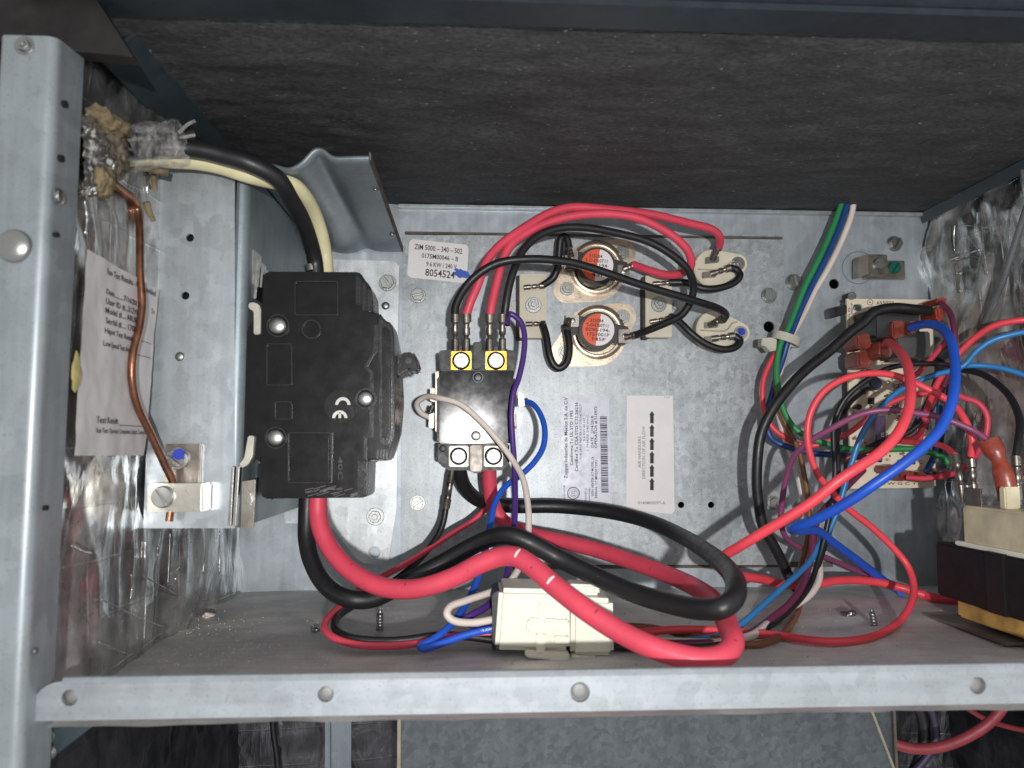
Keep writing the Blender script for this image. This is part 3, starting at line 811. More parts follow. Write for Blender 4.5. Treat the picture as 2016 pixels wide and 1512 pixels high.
for s, x0, y0, x1, h in (('Run Test Results - Fully Assembled', 210, 533, 304, 0.0021), ('Date.........7/16/2017', 209, 573, 272, 0.0019), ('User ID #...312197', 209, 592, 272, 0.0021), ('Model #.... ARUF25', 209, 610, 272, 0.0021), ('Serial #.... 170982', 209, 630, 272, 0.0021),
                         ('Hipot Test Results', 206, 650, 262, 0.0019), ('Low Speed Test Amps', 203, 675, 258, 0.0019), ('Test Result ____________', 188, 826, 281, 0.0022), ('Run Test Operator Complete Limits Control', 188, 847, 283, 0.0017), ('_______', 262, 660, 297, 0.0019), ('_______', 262, 690, 297, 0.0019), ('To', 298, 612, 303, 0.0018)):
    ptext(s, x0, y0, x1, h)
raw(bm, 'printed_text', INK, rep)
gl = blob('glue_drip', onx(150, 735, XL + 0.003), (0.0010, 0.0025, 0.006), plain('old_glue', '#a89a62', 0.5), None, 0.4, 200, 3)
tag(gl, 'yellow glue drip at the edge of the test report', 'glue')

# ---- cable entry: foil patch, sealant, taped cables
def fpatch(u, v):
    x = 150 + 55 * u + 12 * math.sin(v * 3); y = 228 + 160 * v - 14 * u
    p = onx(x, y, XL + 0.0025); p.x += 0.003 * abs(fbm((p.y, p.z, 1), 90)) + 0.0035 * math.sin(u * 3.1) * math.sin(v * 3.1)
    return p
fp = grid_wall('foil_patch', fpatch, 26, 50, FOILB, None)
tag(fp, 'crumpled bright foil tape patch round the cable entry', 'foil tape')
entry = onx(205, 305, XL + 0.004)
for c, rad, m_, lb, nm in ((onx(215, 245, XL + 0.005), (0.005, 0.010, 0.0035), FOAM, 'tan foam lump above the taped cables', 'foam_lump'),
                       (onx(218, 300, XL + 0.003), (0.0055, 0.008, 0.010), GRIME, 'grimy sealant packed round the cable entry', 'sealant'),
                       (onx(198, 355, XL + 0.004), (0.004, 0.006, 0.006), FOAM, 'tan foam lump below the cable entry where copper leaves', 'foam_lump')):
    o = blob(nm, c, rad, m_, None, 0.3, 260, 5); tag(o, lb, 'sealant')
sh = wire('foam_sliver', 'thin tan foam sliver under the taped cables', [(222, 330, 0.283), (265, 326, 0.29), (300, 333, 0.294), (332, 341, 0.296)], 0.0032, FOAM, 'foam')
for pts, lb in (([(305, 325), (303, 350), (305, 372)], 'upper tan splinter hanging from the torn foil'), ([(290, 398), (294, 415), (301, 434)], 'lower tan splinter caught in the torn foil')):
    o = wire('foam_splinter', lb, [onx(x, y, XL + 0.002) for x, y in pts], 0.0022, FOAM, 'foam')
blk1 = [(214, 300, 0.272), (260, 297, 0.281), (310, 292, 0.286), (360, 291, 0.289), (400, 296, 0.290), (440, 306, 0.291), (493, 322, 0.292), (546, 351, 0.298), (572, 391, 0.308), (593, 428, 0.318), (609, 470, 0.328), (620, 513, 0.335), (623, 545, 0.336)]
wire('supply_cable', 'thick black supply cable curving down into the breaker top', blk1, 0.0068, BLACKW, 'cable')
wire('supply_cable', 'cream insulated supply cable passing behind the black one', [(222, 312, 0.280), (290, 310, 0.292), (337, 315, 0.298), (385, 318, 0.300), (433, 327, 0.302), (493, 346, 0.304), (540, 357, 0.309), (575, 364, 0.314), (599, 386, 0.322), (620, 425, 0.336), (633, 465, 0.345), (640, 505, 0.350), (643, 545, 0.350)], 0.0066, CREAMW, 'cable')
wire('supply_cable', 'short black cable end hidden under the clear tape', [(212, 285, 0.278), (260, 278, 0.289), (310, 272, 0.295), (350, 268, 0.30), (378, 262, 0.303)], 0.0062, BLACKW, 'cable')
tw = bmesh.new()
tp = spline([W(x, y, Y) for x, y, Y in ((228, 298, 0.276), (262, 292, 0.283), (300, 286, 0.288), (335, 283, 0.290), (358, 281, 0.292))], 7)
n = len(tp); prev = None
for i, p in enumerate(tp):
    t = (tp[min(i + 1, n - 1)] - tp[max(i - 1, 0)]).normalized(); u = Vector((0, 0, 1)); w = t.cross(u).normalized(); u = w.cross(t)
    ring = [tw.verts.new(p + (u * math.cos(a) * 0.0085 + w * math.sin(a) * 0.0078) * (1 + 0.10 * fbm((i * 0.15, math.cos(a), math.sin(a)), 2))) for a in (2 * math.pi * k / 24 for k in range(24))]
    if prev:
        for k in range(24): tw.faces.new((prev[k], prev[(k + 1) % 24], ring[(k + 1) % 24], ring[k]))
    prev = ring
o = finish(tw, 'tape_wrap', TAPE, None, True, 180); tag(o, 'clear tape wrapped round the supply cables at their entry', 'tape')
for pts in ([(352, 262, 0.290), (368, 246, 0.2915), (384, 238, 0.293)], [(354, 272, 0.290), (372, 268, 0.292), (384, 266, 0.293)], [(230, 300, 0.266), (245, 292, 0.27), (262, 296, 0.276)], [(226, 318, 0.266), (242, 312, 0.27), (270, 318, 0.277), (296, 316, 0.281)], [(228, 284, 0.268), (250, 276, 0.273), (280, 272, 0.279)]):
    tubep('tape_strand', spline([P3(p) for p in pts], 4), 0.0007, TAPE, o, 6)

# ================================================================== CIRCUIT BREAKER (its side faces us)
YK = 0.315
cb = empty('circuit_breaker', W(620, 982, YK), 'large black two-pole circuit breaker mounted sideways with CE mark', 'circuit breaker')
outl = [(524, 534), (706, 535), (711, 538), (716, 549), (727, 560), (733, 576), (735, 615), (748, 616), (757, 630), (771, 636), (776, 660), (778, 860), (770, 880), (764, 905), (726, 906), (724, 975), (718, 980), (520, 982), (511, 972), (511, 906), (478, 904), (474, 830), (478, 770), (480, 655), (486, 648), (516, 600), (518, 545)]
pprism('body', outl, YK, YK + 0.021, BREAK, cb, 0.0010)
far = [(522, 540), (704, 541), (716, 556), (731, 578), (735, 612), (758, 630), (772, 640), (783, 690), (787, 790), (782, 850), (772, 885), (764, 907), (728, 909), (725, 978), (522, 980), (511, 970), (511, 910), (478, 900), (478, 660), (516, 604)]
pprism('second_pole', far, YK + 0.0215, YK + 0.044, BREAKL, cb, 0.0007)
pprism('nose_rim', [(746, 622), (757, 634), (770, 640), (773, 662), (774, 858), (766, 876), (748, 873), (745, 800), (750, 735), (745, 700)], YK - 0.0012, YK + 0.001, BREAKL, cb, 0.0006)
pprism('side_panel', [(737, 640), (746, 640), (744, 690), (736, 700), (724, 722), (735, 732), (735, 862), (722, 862), (722, 905), (716, 905), (716, 855), (727, 850), (728, 735), (716, 722), (734, 695)], YK - 0.0005, YK + 0.0006, BREAKL, cb, 0.0002)
pprism('lower_rib', [(704, 908), (723, 908), (723, 974), (704, 978)], YK - 0.0007, YK + 0.0006, BREAKL, cb, 0.0003)
def frame(px, Y0, w=2.0):
    x0, y0, x1, y1 = px
    sheet('moulded_frame', rrect(x0, y0, x1, y1, 5), [rrect(x0 + w, y0 + w, x1 - w, y1 - w, 4)], at(Y0 - 0.0006), (0, 0.0008, 0), BREAKL, cb)
for p in ((580, 553, 666, 621), (524, 676, 575, 759), (566, 851, 652, 951), (540, 790, 575, 826)): frame(p, YK)
sheet('moulded_ring', circ(613, 648, 19, 28), [circ(613, 648, 16.5, 28)], at(YK - 0.00035), (0, 0.0006, 0), BREAKL, cb)
pprism('moulded_rib', [(651, 851), (655, 851), (653, 951), (649, 951)], YK - 0.0009, YK + 0.0005, BREAKL, cb, 0.0002)
pprism('moulded_panel', rrect(569, 854, 649, 948, 6), YK - 0.0011, YK + 0.0005, BREAK, cb, 0.0005)
pprism('moulded_panel', [(583, 557), (664, 557), (664, 619), (583, 619)], YK - 0.0006, YK + 0.0005, BREAK, cb, 0.0003)
for x0, x1, y0, y1, dy in ((700, 712, 540, 600, 0.0007), (713, 722, 552, 612, 0.0011), (723, 732, 566, 614, 0.0015)):
    pprism('stepped_rib', [(x0, y0), (x1, y0 + 8), (x1, y1), (x0, y1)], YK - dy, YK + 0.0005, BREAKL, cb, 0.0004)
pprism('nose_block', [(752, 640), (767, 646), (769, 664), (770, 852), (763, 868), (752, 866)], YK - 0.0030, YK - 0.0008, BREAK, cb, 0.0008)
for k in range(4):
    pprism('arc_vent', [(741 + 6 * k, 884), (745 + 6 * k, 884), (744 + 6 * k, 904), (740 + 6 * k, 904)], YK - 0.0009, YK + 0.0003, BREAKL, cb, 0.0003)
bm = bmesh.new()
for k in range(34):
    x, y = 600 + random.random() * 105, 962 + random.random() * 16; L = random.uniform(6, 26)
    flat_into(bm, [(x, y), (x + L, y - L * 0.28), (x + L, y - L * 0.28 + 0.9), (x, y + 1.1)], at(YK - 0.00012))
o = raw(bm, 'scuff_marks', plain('scuff', '#6a6866', 0.6, bmp=0), cb); o['kind'] = 'stuff'
for px, py, rp in ((547, 641, 18), (543, 862, 17), (720, 785, 16)):
    sheet('rivet_seat', circ(px, py, rp + 5, 26), [circ(px, py, rp + 2, 26)], at(YK - 0.0004), (0, 0.0008, 0), BREAKL, cb)
    screw('rivet', px, py, YK - 0.0001, rp, STEEL, cb, name='rivet')
ces = pprism('mark_disc', circ(671, 800, 32, 36), YK - 0.00012, YK + 0.0001, plain('clear_sticker', '#141415', 0.2), cb)
bm = bmesh.new(); mk = at(YK - 0.0003)
ring_into(bm, 675, 797, 9, 15, mk, 180, 360); ring_into(bm, 669, 823, 9, 15, mk, 180, 360)
flat_into(bm, [(666.5, 812), (671.5, 812), (671.5, 823), (666.5, 823)], mk)
raw(bm, 'printed_mark', plain('mark_ink', '#c9c5bb', 0.5, bmp=0), ces)
bm = bmesh.new(); put_text(bm, '40C', 670, 922, 46, 9, at(YK - 0.0003), -90); raw(bm, 'moulded_number', plain('mould_shine', '#2c2c2e', 0.3), cb)
pprism('terminal_hook', [(489, 596), (501, 595), (510, 600), (513, 610), (512, 658), (499, 658), (499, 612), (489, 607)], YK - 0.002, YK + 0.004, plain('hook_metal', '#b9b6a8', 0.4, 0.6), cb, 0.0004)
pprism('terminal_hook', [(488, 858), (500, 858), (497, 898), (488, 915), (474, 922), (470, 915), (480, 903)], YK - 0.002, YK + 0.004, MATS['hook_metal'], cb, 0.0004)
tg = pprism('toggle', [(774, 711), (790, 694), (812, 692), (819, 699), (826, 724), (822, 731), (805, 729), (784, 742), (774, 735)], YK + 0.014, YK + 0.030, BREAK, cb, 0.001)
pprism('toggle_eye', circ(804, 710, 7, 16), YK + 0.0134, YK + 0.0142, CONT, tg, 0.0003)
tubep('terminal_screw', [W(615, 522, 0.336), W(617, 534, 0.336)], [0.0036, 0.0036], STEEL, cb)

# ================================================================== CONTACTOR
YCV = 0.385
ct = empty('contactor', W(937, 925, 0.445), 'black two-pole contactor with shiny cover plate and screw terminals', 'contactor')
pbox('base', 861, 742, 1008, 872, YCV + 0.002, 0.4465, CONT, ct, 0.0006)
pprism('upper_block', [(864, 690), (890, 688), (892, 680), (924, 680), (926, 690), (931, 690), (931, 673), (948, 673), (948, 690), (957, 690), (960, 682), (994, 682), (998, 688), (1014, 690), (1014, 732), (866, 733)], 0.391, 0.440, CONT, ct, 0.0006)
pprism('lower_block', [(862, 874), (1003, 874), (1003, 912), (990, 926), (950, 926), (946, 932), (930, 932), (926, 926), (880, 926), (873, 915), (862, 913)], 0.391, 0.440, CONT, ct, 0.0006)
prism('cover_plate', [W(866, 731, YCV), W(1012, 729, YCV + 0.0012), W(1005, 873, YCV + 0.0020), W(865, 873, YCV + 0.0008)], (0, 0.0022, 0), COVER, ct, 0.0005)
screw('pan', 941, 743, YCV + 0.0006, 11, plain('dark_screw', '#4c4c4e', 0.35, 0.8), ct, 0, 'cover_screw')
screw('pan', 937, 858, YCV + 0.0014, 12, ZINC, ct, 0, 'cover_screw')
for x0, x1 in ((888, 928), (956, 997)):
    t = pbox('upper_terminal', x0, 691, x1, 728, 0.3885, 0.393, BRASS, ct, 0.0003)
    pprism('screw_recess', circ((x0 + x1) / 2, 710, 18, 24), 0.3882, 0.3886, DARKHOLE, t); screw('round', (x0 + x1) / 2, 710, 0.3882, 15, STEEL, t, random.uniform(-0.4, 0.4))
for x0, x1 in ((884, 922), (953, 990)):
    t = pbox('lower_lug', x0, 878, x1, 919, 0.3885, 0.402, plain('lug_tin', '#96928a', 0.4, 0.8), ct, 0.0005)
    pprism('screw_recess', circ((x0 + x1) / 2, 898, 17.5, 24), 0.3882, 0.3886, DARKHOLE, t); screw('round', (x0 + x1) / 2, 898, 0.3882, 14, ZINC, t, 0.9 if x0 < 900 else 0.05)
pbox('divider_post', 926, 876, 949, 928, 0.389, 0.40, plain('divider_metal', '#8d867d', 0.45, 0.4), ct, 0.0006)
pbox('upper_barrier', 932, 676, 947, 726, 0.386, 0.40, CONT, ct, 0.0006)
pprism('frame_side', [(857, 732), (864, 730), (863, 850), (857, 850)], 0.394, 0.44, TINNED, ct, 0.0003)
pprism('frame_side', [(1010, 740), (1014, 745), (1013, 850), (1007, 852)], 0.394, 0.44, TINNED, ct, 0.0003)
for pp in ([(847, 764), (856, 764), (856, 792), (846, 788)], [(845, 816), (855, 812), (854, 843), (844, 842)]):
    pprism('coil_tab', pp, 0.396, 0.400, TINNED, ct, 0.0003)
for pp in ([(1020, 770), (1031, 776), (1033, 800), (1021, 800)], [(1019, 812), (1028, 815), (1026, 836), (1018, 845)]):
    pprism('coil_tab', pp, 0.398, 0.403, TINNED, ct, 0.0003)
pbox('red_coil_lead', 1012, 838, 1020, 844, 0.398, 0.402, REDW, ct, 0.0004)
screw('pan', 872, 883, 0.3905, 9, plain('dark_screw2', '#3b3b3b', 0.4, 0.6), ct, 0, 'base_screw')

# ================================================================== THERMAL LIMITS, CERAMICS
def thermostat(dx, dy, label, eyes, rows):
    t = empty('limit_thermostat', W(1172 + dx, 595 + dy, YH), label, 'thermostat', 'disc thermostats on the heater plate')
    def o(p): return (p[0] + dx, p[1] + dy)
    fl0 = hull(circ(1170 + dx, 534 + dy, 60, 40) + circ(eyes[0][0], eyes[0][1], 27, 24) + circ(eyes[1][0], eyes[1][1], 27, 24))
    pprism('flange', fl0, YH - 0.0012, YH - 0.0001, STAIN, t, 0.0003)
    bm = bmesh.new()
    prev = None
    for r_, h in ((54, 0.0012), (51, 0.0042), (47, 0.0048), (44, 0.0046), (43, 0.002)):
        ring = [bm.verts.new(W(x, y, YH - h)) for x, y in circ(1175 + dx, 527 + dy, r_, 40)]
        if prev:
            for k in range(40): bm.faces.new((prev[k], prev[(k + 1) % 40], ring[(k + 1) % 40], ring[k]))
        prev = ring
    finish(bm, 'cup_rim', STAIN, t, True, 50)
    ca, sa = math.cos(0.22), math.sin(0.22)
    bar = [(1176 + dx + x * ca - y * sa, 522 + dy + x * sa + y * ca) for x, y in ((-58, -19), (58, -19), (58, 19), (-58, 19))]
    pprism('terminal_bar', bar, YH - 0.0085, YH - 0.003, PHENOL, t, 0.0006)
    pprism('body', circ(1175 + dx, 524 + dy, 38, 36), YH - 0.0125, YH - 0.002, PHENOL, t, 0.0005)
    lw = []; lo = []
    for k in range(25):
        th = math.radians(-80 + 180 * k / 24); lw.append((1176 + dx + 31.5 * math.cos(th), 522 + dy + 31.5 * math.sin(th)))
        th = math.radians(100 + 180 * k / 24); lo.append((1176 + dx + 31.5 * math.cos(th), 522 + dy + 31.5 * math.sin(th)))
    for nm, pp, mm in (('label_white_half', lw, LABELW), ('label_orange_half', lo, ORANGE)):
        bm = bmesh.new(); flat_into(bm, pp, at(YH - 0.0127)); raw(bm, nm, mm, t)
    bm = bmesh.new()
    for k, s in enumerate(rows):
        put_text(bm, s, 1173 + dx + k, 504 + dy + k * 9.2, (26, 44, 48, 44, 26)[k], 6.5, at(YH - 0.0129), -4)
    raw(bm, 'printed_text', INK, t)
    for ex, ey in eyes: screw('hexflat', ex, ey, YH - 0.0012, 14, ZINC, t, random.random())
    for x0, y0, x1, y1 in ((1112, 492, 1138, 516), (1216, 521, 1240, 548)):
        b_ = pbox('terminal', x0 + dx, y0 + dy, x1 + dx, y1 + dy, YH - 0.0105, YH - 0.0088, TINNED, t, 0.0004)
        screw('pan', (x0 + x1) / 2 + dx, (y0 + y1) / 2 + dy, YH - 0.0105, 7, ZINC, b_, name='rivet')
    return t
thermostat(0, 0, 'disc thermostat fed by the red jumper, dark flange, orange and white face', [(1225, 497), (1116, 569)], ['315284', 'T-O-D60T11', '0200-194-', '1751001P', '45F'])
thermostat(2, 127, 'disc thermostat with black leads on both terminals, orange and white face', [(1226, 623), (1112, 694)], ['315284', 'T-O-D60T11', '0200-194-', '1751001P', '145F'])

def block(x0, y0, x1, y1, sx, sy, label, terms, dark):
    t = empty('ceramic_terminal_block', W((x0 + x1) / 2, y1, YH), label, 'terminal block', 'ceramic blocks flanking the thermostats')
    pprism('body', rrect(x0, y0, x1, y1, 4), 0.4385, YH - 0.0001, CERAM, t, 0.0003)
    pprism('shadow_edge', rrect(x0 - 6, y0 + 3, x0 + 8, y1 + 3, 3), 0.4400, YH - 0.0002, plain('block_shadow', '#3a352e', 0.7), t, 0.0002)  # dark strip added as shade along the block's side
    screw('hexflat', sx, sy, 0.4385, 16, ZINC, t, 0.3)
    for a_, b_ in terms:
        crimp(t, (*a_, 0.434), (*b_, 0.4355), 0.0030, TINNED, 'spade')
    return t
block(1023, 539, 1076, 665, 1050, 601, 'cream ceramic terminal block nearest the contactor', [((1072, 562), (1032, 566)), ((1074, 637), (1036, 638))], False)
block(1271, 541, 1323, 664, 1297, 599, 'cream ceramic terminal block between thermostats and round bushings', [((1326, 556), (1286, 559)), ((1322, 626), (1280, 634))], True)
def bushing(c, ear, label, sm):
    t = empty('ceramic_bushing', W(c[0], c[1] + 36, YH), label, 'bushing', 'round ceramic bushings with heater leads')
    pprism('body', hull(circ(c[0], c[1], 37, 30) + circ(ear[0], ear[1], 19, 20)), 0.4365, 0.4415, CERAM, t, 0.0005)
    pprism('collar', circ(c[0] - 1, c[1] + 2, 40, 30), 0.4412, YH - 0.0001, CERAMD, t, 0.0004)
    bm = bmesh.new()
    path = [(c[0] - 30, c[1] + 2), (c[0] + 22, c[1] + 2), (c[0] + 34, c[1] - 12), (c[0] + 44, c[1] - 14)]
    tube_into(bm, spline([W(x, y, 0.4364) for x, y in path], 5), 0.0005, 6); finish(bm, 'moulded_groove', CERAMD, t, True, 180)
    screw('hexflat', ear[0], ear[1], 0.4365, 14, sm, t, 0.2)
    return t
b1 = bushing((1404, 528), (1453, 519), 'round ceramic bushing ending the red heater lead', STEEL)
b2 = bushing((1408, 648), (1458, 655), 'round ceramic bushing with blue-capped screw', STEEL)
screw('hexflat', 1460, 653, 0.4345, 8, BLUEP, b2, 0.2, 'blue_cap')
for t, a_, c_ in ((b1, (1413, 488), (1398, 512)), (b1, (1432, 527), (1392, 541)), (b2, (1424, 628), (1396, 640)), (b2, (1436, 661), (1396, 668))):
    pprism('tab', [(c_[0] - 8, c_[1] - 6), (c_[0] + 18, c_[1] - 8), (c_[0] + 18, c_[1] + 4), (c_[0] - 8, c_[1] + 6)], 0.4340, 0.4366, TINNED, t, 0.0003)

# ================================================================== HEATER LEADS
HV = 0.0046
Yt = 0.384
def hv(label, pts, mat, c0=None, c1=None, dia=HV, name='heater_lead'):
    o = wire(name, label, pts, dia, mat)
    if c0: crimp(o, *c0, dia * 0.92)
    if c1: crimp(o, *c1, dia * 0.9)
    return o
def stk(x): return ((x, 617, Yt - 0.001), (x, 690, Yt + 0.005))
w1 = hv('black lead crossing both thermostats to the blue-capped bushing', [(895, 622, Yt), (898, 600, 0.382), (925, 555, 0.378), (975, 520, 0.376), (1040, 510, 0.376), (1120, 516, 0.379), (1172, 530, 0.382), (1260, 560, 0.387), (1367, 592, 0.395), (1415, 608, 0.406), (1429, 620, 0.418), (1424, 630, 0.428)], BLACKW, stk(896), ((1425, 626, 0.425), (1398, 640, 0.434)), 0.0042)
w2 = hv('red lead arching highest, from the contactor to the round bushing', [(917, 622, Yt), (928, 590, 0.383), (939, 565, 0.383), (957, 517, 0.383), (981, 486, 0.385), (1013, 461, 0.387), (1045, 440, 0.390), (1085, 418, 0.394), (1126, 408, 0.397), (1196, 412, 0.400), (1277, 421, 0.404), (1358, 440, 0.412), (1404, 453, 0.417), (1418, 470, 0.423), (1414, 490, 0.431)], REDW, stk(918), ((1415, 484, 0.429), (1402, 512, 0.435)))
w3 = hv('red lead looping back to the thermostat jumper terminal', [(965, 622, Yt), (968, 600, 0.384), (976, 565, 0.385), (992, 507, 0.386), (1010, 478, 0.387), (1034, 460, 0.389), (1071, 441, 0.391), (1124, 426, 0.393), (1196, 421, 0.395), (1254, 429, 0.397), (1300, 449, 0.400), (1339, 476, 0.403), (1358, 502, 0.407), (1359, 525, 0.412), (1339, 539, 0.418), (1311, 541, 0.423), (1277, 532, 0.428), (1247, 521, 0.434)], REDW, stk(964), ((1250, 522, 0.434), (1228, 530, 0.436)))
w4 = hv('black lead making the wide loop to the lower thermostat', [(993, 622, Yt), (996, 600, 0.383), (1002, 565, 0.383), (1013, 528, 0.384), (1031, 491, 0.386), (1058, 465, 0.388), (1097, 450, 0.390), (1149, 448, 0.392), (1219, 460, 0.395), (1277, 476, 0.397), (1323, 502, 0.399), (1353, 530, 0.402), (1365, 562, 0.408), (1360, 592, 0.412), (1342, 620, 0.416), (1311, 636, 0.421), (1277, 650, 0.427), (1252, 660, 0.433)], BLACKW, stk(989), ((1254, 659, 0.433), (1230, 664, 0.436)), 0.0042)
hv('short black lead looping over from a thermostat to the ceramic block', [(1118, 500, 0.435), (1119, 480, 0.432), (1113, 466, 0.430), (1105, 468, 0.429), (1101, 492, 0.430), (1099, 520, 0.431), (1090, 546, 0.432), (1070, 561, 0.434)], BLACKW, ((1119, 484, 0.432), (1124, 505, 0.436)), None, 0.0042)
hv('short black lead hanging in a U below the ceramic block', [(1068, 637, 0.434), (1075, 660, 0.432), (1082, 700, 0.430), (1090, 718, 0.430), (1101, 725, 0.430), (1115, 715, 0.430), (1121, 685, 0.431), (1117, 655, 0.433), (1114, 640, 0.435)], BLACKW, None, ((1116, 652, 0.433), (1120, 628, 0.436)), 0.0042)
hv('black jumper curling under the red lead bushing', [(1318, 556, 0.434), (1353, 557, 0.432), (1385, 568, 0.430), (1416, 567, 0.430), (1446, 556, 0.431), (1457, 542, 0.432), (1450, 531, 0.433), (1436, 527, 0.433)], BLACKW, None, ((1438, 527, 0.433), (1398, 540, 0.4345)), 0.0042)
hv('black jumper curling under the blue-capped bushing', [(1318, 622, 0.434), (1338, 634, 0.432), (1362, 657, 0.430), (1392, 678, 0.430), (1427, 688, 0.430), (1450, 682, 0.431), (1457, 670, 0.432), (1445, 661, 0.433)], BLACKW, None, ((1446, 661, 0.433), (1400, 667, 0.4345)), 0.0042)

# ================================================================== CONTACTOR AND LOOM WIRES
LV = 0.0030
cwh = wire('coil_wire', 'white coil wire looping across the contactor cover to the connector', [(846, 822, 0.398), (828, 812, 0.396), (821, 795, 0.393), (840, 781, 0.388), (866, 784, 0.382), (906, 796, 0.379), (945, 828, 0.377), (985, 873, 0.374), (1012, 910, 0.370), (1030, 944, 0.364), (1038, 984, 0.358), (1041, 1023, 0.350), (1036, 1085, 0.340), (1018, 1125, 0.332), (1000, 1148, 0.326), (974, 1163, 0.320), (918, 1182, 0.310), (886, 1195, 0.305), (880, 1209, 0.303), (891, 1221, 0.303), (927, 1226, 0.305), (985, 1217, 0.309)], LV, WHITEW)
crimp(cwh, (843, 822, 0.398), (852, 800, 0.399), LV)
cbl = wire('coil_wire', 'blue coil wire bowing out beside the contactor, then doubled back', [(1034, 790, 0.401), (1048, 795, 0.398), (1062, 812, 0.394), (1072, 841, 0.390), (1070, 878, 0.386), (1054, 907, 0.382), (1027, 934, 0.378), (996, 957, 0.373), (975, 989, 0.367), (967, 1024, 0.36), (955, 1085, 0.348), (942, 1136, 0.338), (927, 1171, 0.328), (907, 1206, 0.318), (880, 1238, 0.310), (848, 1262, 0.304), (828, 1273, 0.3005), (832, 1277, 0.2995), (860, 1270, 0.3015), (905, 1254, 0.305), (945, 1243, 0.307), (990, 1236, 0.309)], LV, BLUEW)
crimp(cbl, (1037, 790, 0.401), (1027, 788, 0.402), LV)
bm = bmesh.new(); put_text(bm, '18 AWG', 960, 1239.5, 27, 5, at(0.3058), 11); raw(bm, 'printed_text', LABELW, cbl)
wire('purple_wire', 'purple wire dropping down the edge of the contactor cover', [(998, 640, 0.386), (1003, 618, 0.388), (1023, 631, 0.388), (1032, 655, 0.387), (1031, 697, 0.385), (1021, 745, 0.382), (1012, 770, 0.380), (1007, 812, 0.379), (1009, 865, 0.378), (1012, 905, 0.376), (1014, 957, 0.370), (1013, 1023, 0.360), (1006, 1090, 0.345), (997, 1135, 0.335), (984, 1160, 0.328), (961, 1192, 0.320), (930, 1210, 0.314), (915, 1220, 0.312), (935, 1232, 0.312), (990, 1228, 0.313)], LV, PURPW)
bs = wire('loom_wire', 'thin black wire from the contactor joining the red pair on the floor', [(888, 935, 0.401), (884, 965, 0.402), (878, 1000, 0.403), (870, 1037, 0.402), (851, 1071, 0.398), (821, 1106, 0.390), (786, 1136, 0.381), (735, 1168, 0.366), (690, 1195, 0.348), (662, 1218, 0.332), (662, 1240, 0.322), (690, 1256, 0.314), (756, 1262, 0.312), (806, 1259, 0.312), (856, 1252, 0.312), (910, 1252, 0.312), (990, 1262, 0.310)], 0.0034, BLACKW)
crimp(bs, (878, 1000, 0.403), (891, 924, 0.399), 0.0034)
wire('loom_wire', 'thin red wire looping on the floor beside its black pair', [(970, 990, 0.412), (950, 1008, 0.411), (927, 1028, 0.409), (902, 1043, 0.406), (856, 1073, 0.398), (806, 1106, 0.386), (756, 1133, 0.374), (710, 1160, 0.360), (672, 1192, 0.345), (645, 1218, 0.331), (639, 1236, 0.322), (655, 1254, 0.315), (700, 1269, 0.309), (756, 1272, 0.308), (806, 1269, 0.309), (851, 1261, 0.310), (915, 1250, 0.311), (990, 1249, 0.312)], LV, REDW)
PW = 0.0077
pr = wire('power_cable', 'thick red power cable from breaker, looping low by the front lip', [(626, 970, 0.335), (626, 1010, 0.334), (632, 1042, 0.332), (648, 1076, 0.329), (681, 1116, 0.322), (731, 1148, 0.314), (781, 1160, 0.308), (831, 1157, 0.304), (894, 1136, 0.301), (945, 1110, 0.298), (985, 1096, 0.296), (1015, 1096, 0.293), (1045, 1113, 0.289), (1088, 1150, 0.282), (1151, 1199, 0.273), (1214, 1240, 0.266), (1276, 1271, 0.260), (1339, 1291, 0.256), (1385, 1298, 0.254), (1425, 1290, 0.255), (1443, 1267, 0.260), (1436, 1240, 0.270), (1420, 1204, 0.284), (1399, 1177, 0.300), (1364, 1154, 0.320), (1314, 1131, 0.341), (1251, 1108, 0.360), (1176, 1083, 0.378), (1113, 1067, 0.388), (1060, 1056, 0.396), (1015, 1042, 0.402), (985, 1020, 0.406), (970, 990, 0.405), (964, 955, 0.402), (963, 912, 0.399)], PW, REDW, 'cable', per=8)
for x, y, s in ((1022, 1098, 0.0018), (1086, 1150, 0.0018)):
    pass
pb = wire('power_cable', 'thick black power cable from breaker with a big oval loop', [(606, 970, 0.347), (604, 1020, 0.346), (604, 1060, 0.344), (612, 1100, 0.340), (632, 1140, 0.334), (660, 1167, 0.328), (695, 1180, 0.324), (735, 1178, 0.326), (800, 1146, 0.332), (869, 1109, 0.334), (932, 1074, 0.330), (970, 1058, 0.325), (1003, 1054, 0.320), (1038, 1066, 0.318), (1100, 1099, 0.318), (1176, 1136, 0.309), (1251, 1168, 0.296), (1327, 1190, 0.281), (1380, 1199, 0.270), (1420, 1197, 0.264), (1443, 1180, 0.266), (1449, 1152, 0.276), (1432, 1120, 0.300), (1392, 1086, 0.332), (1339, 1054, 0.368), (1276, 1026, 0.395), (1201, 1008, 0.413), (1100, 997, 0.424), (1000, 996, 0.423), (945, 986, 0.416), (916, 960, 0.407), (905, 930, 0.401), (903, 912, 0.399)], PW, BLACKW, 'cable', per=8)

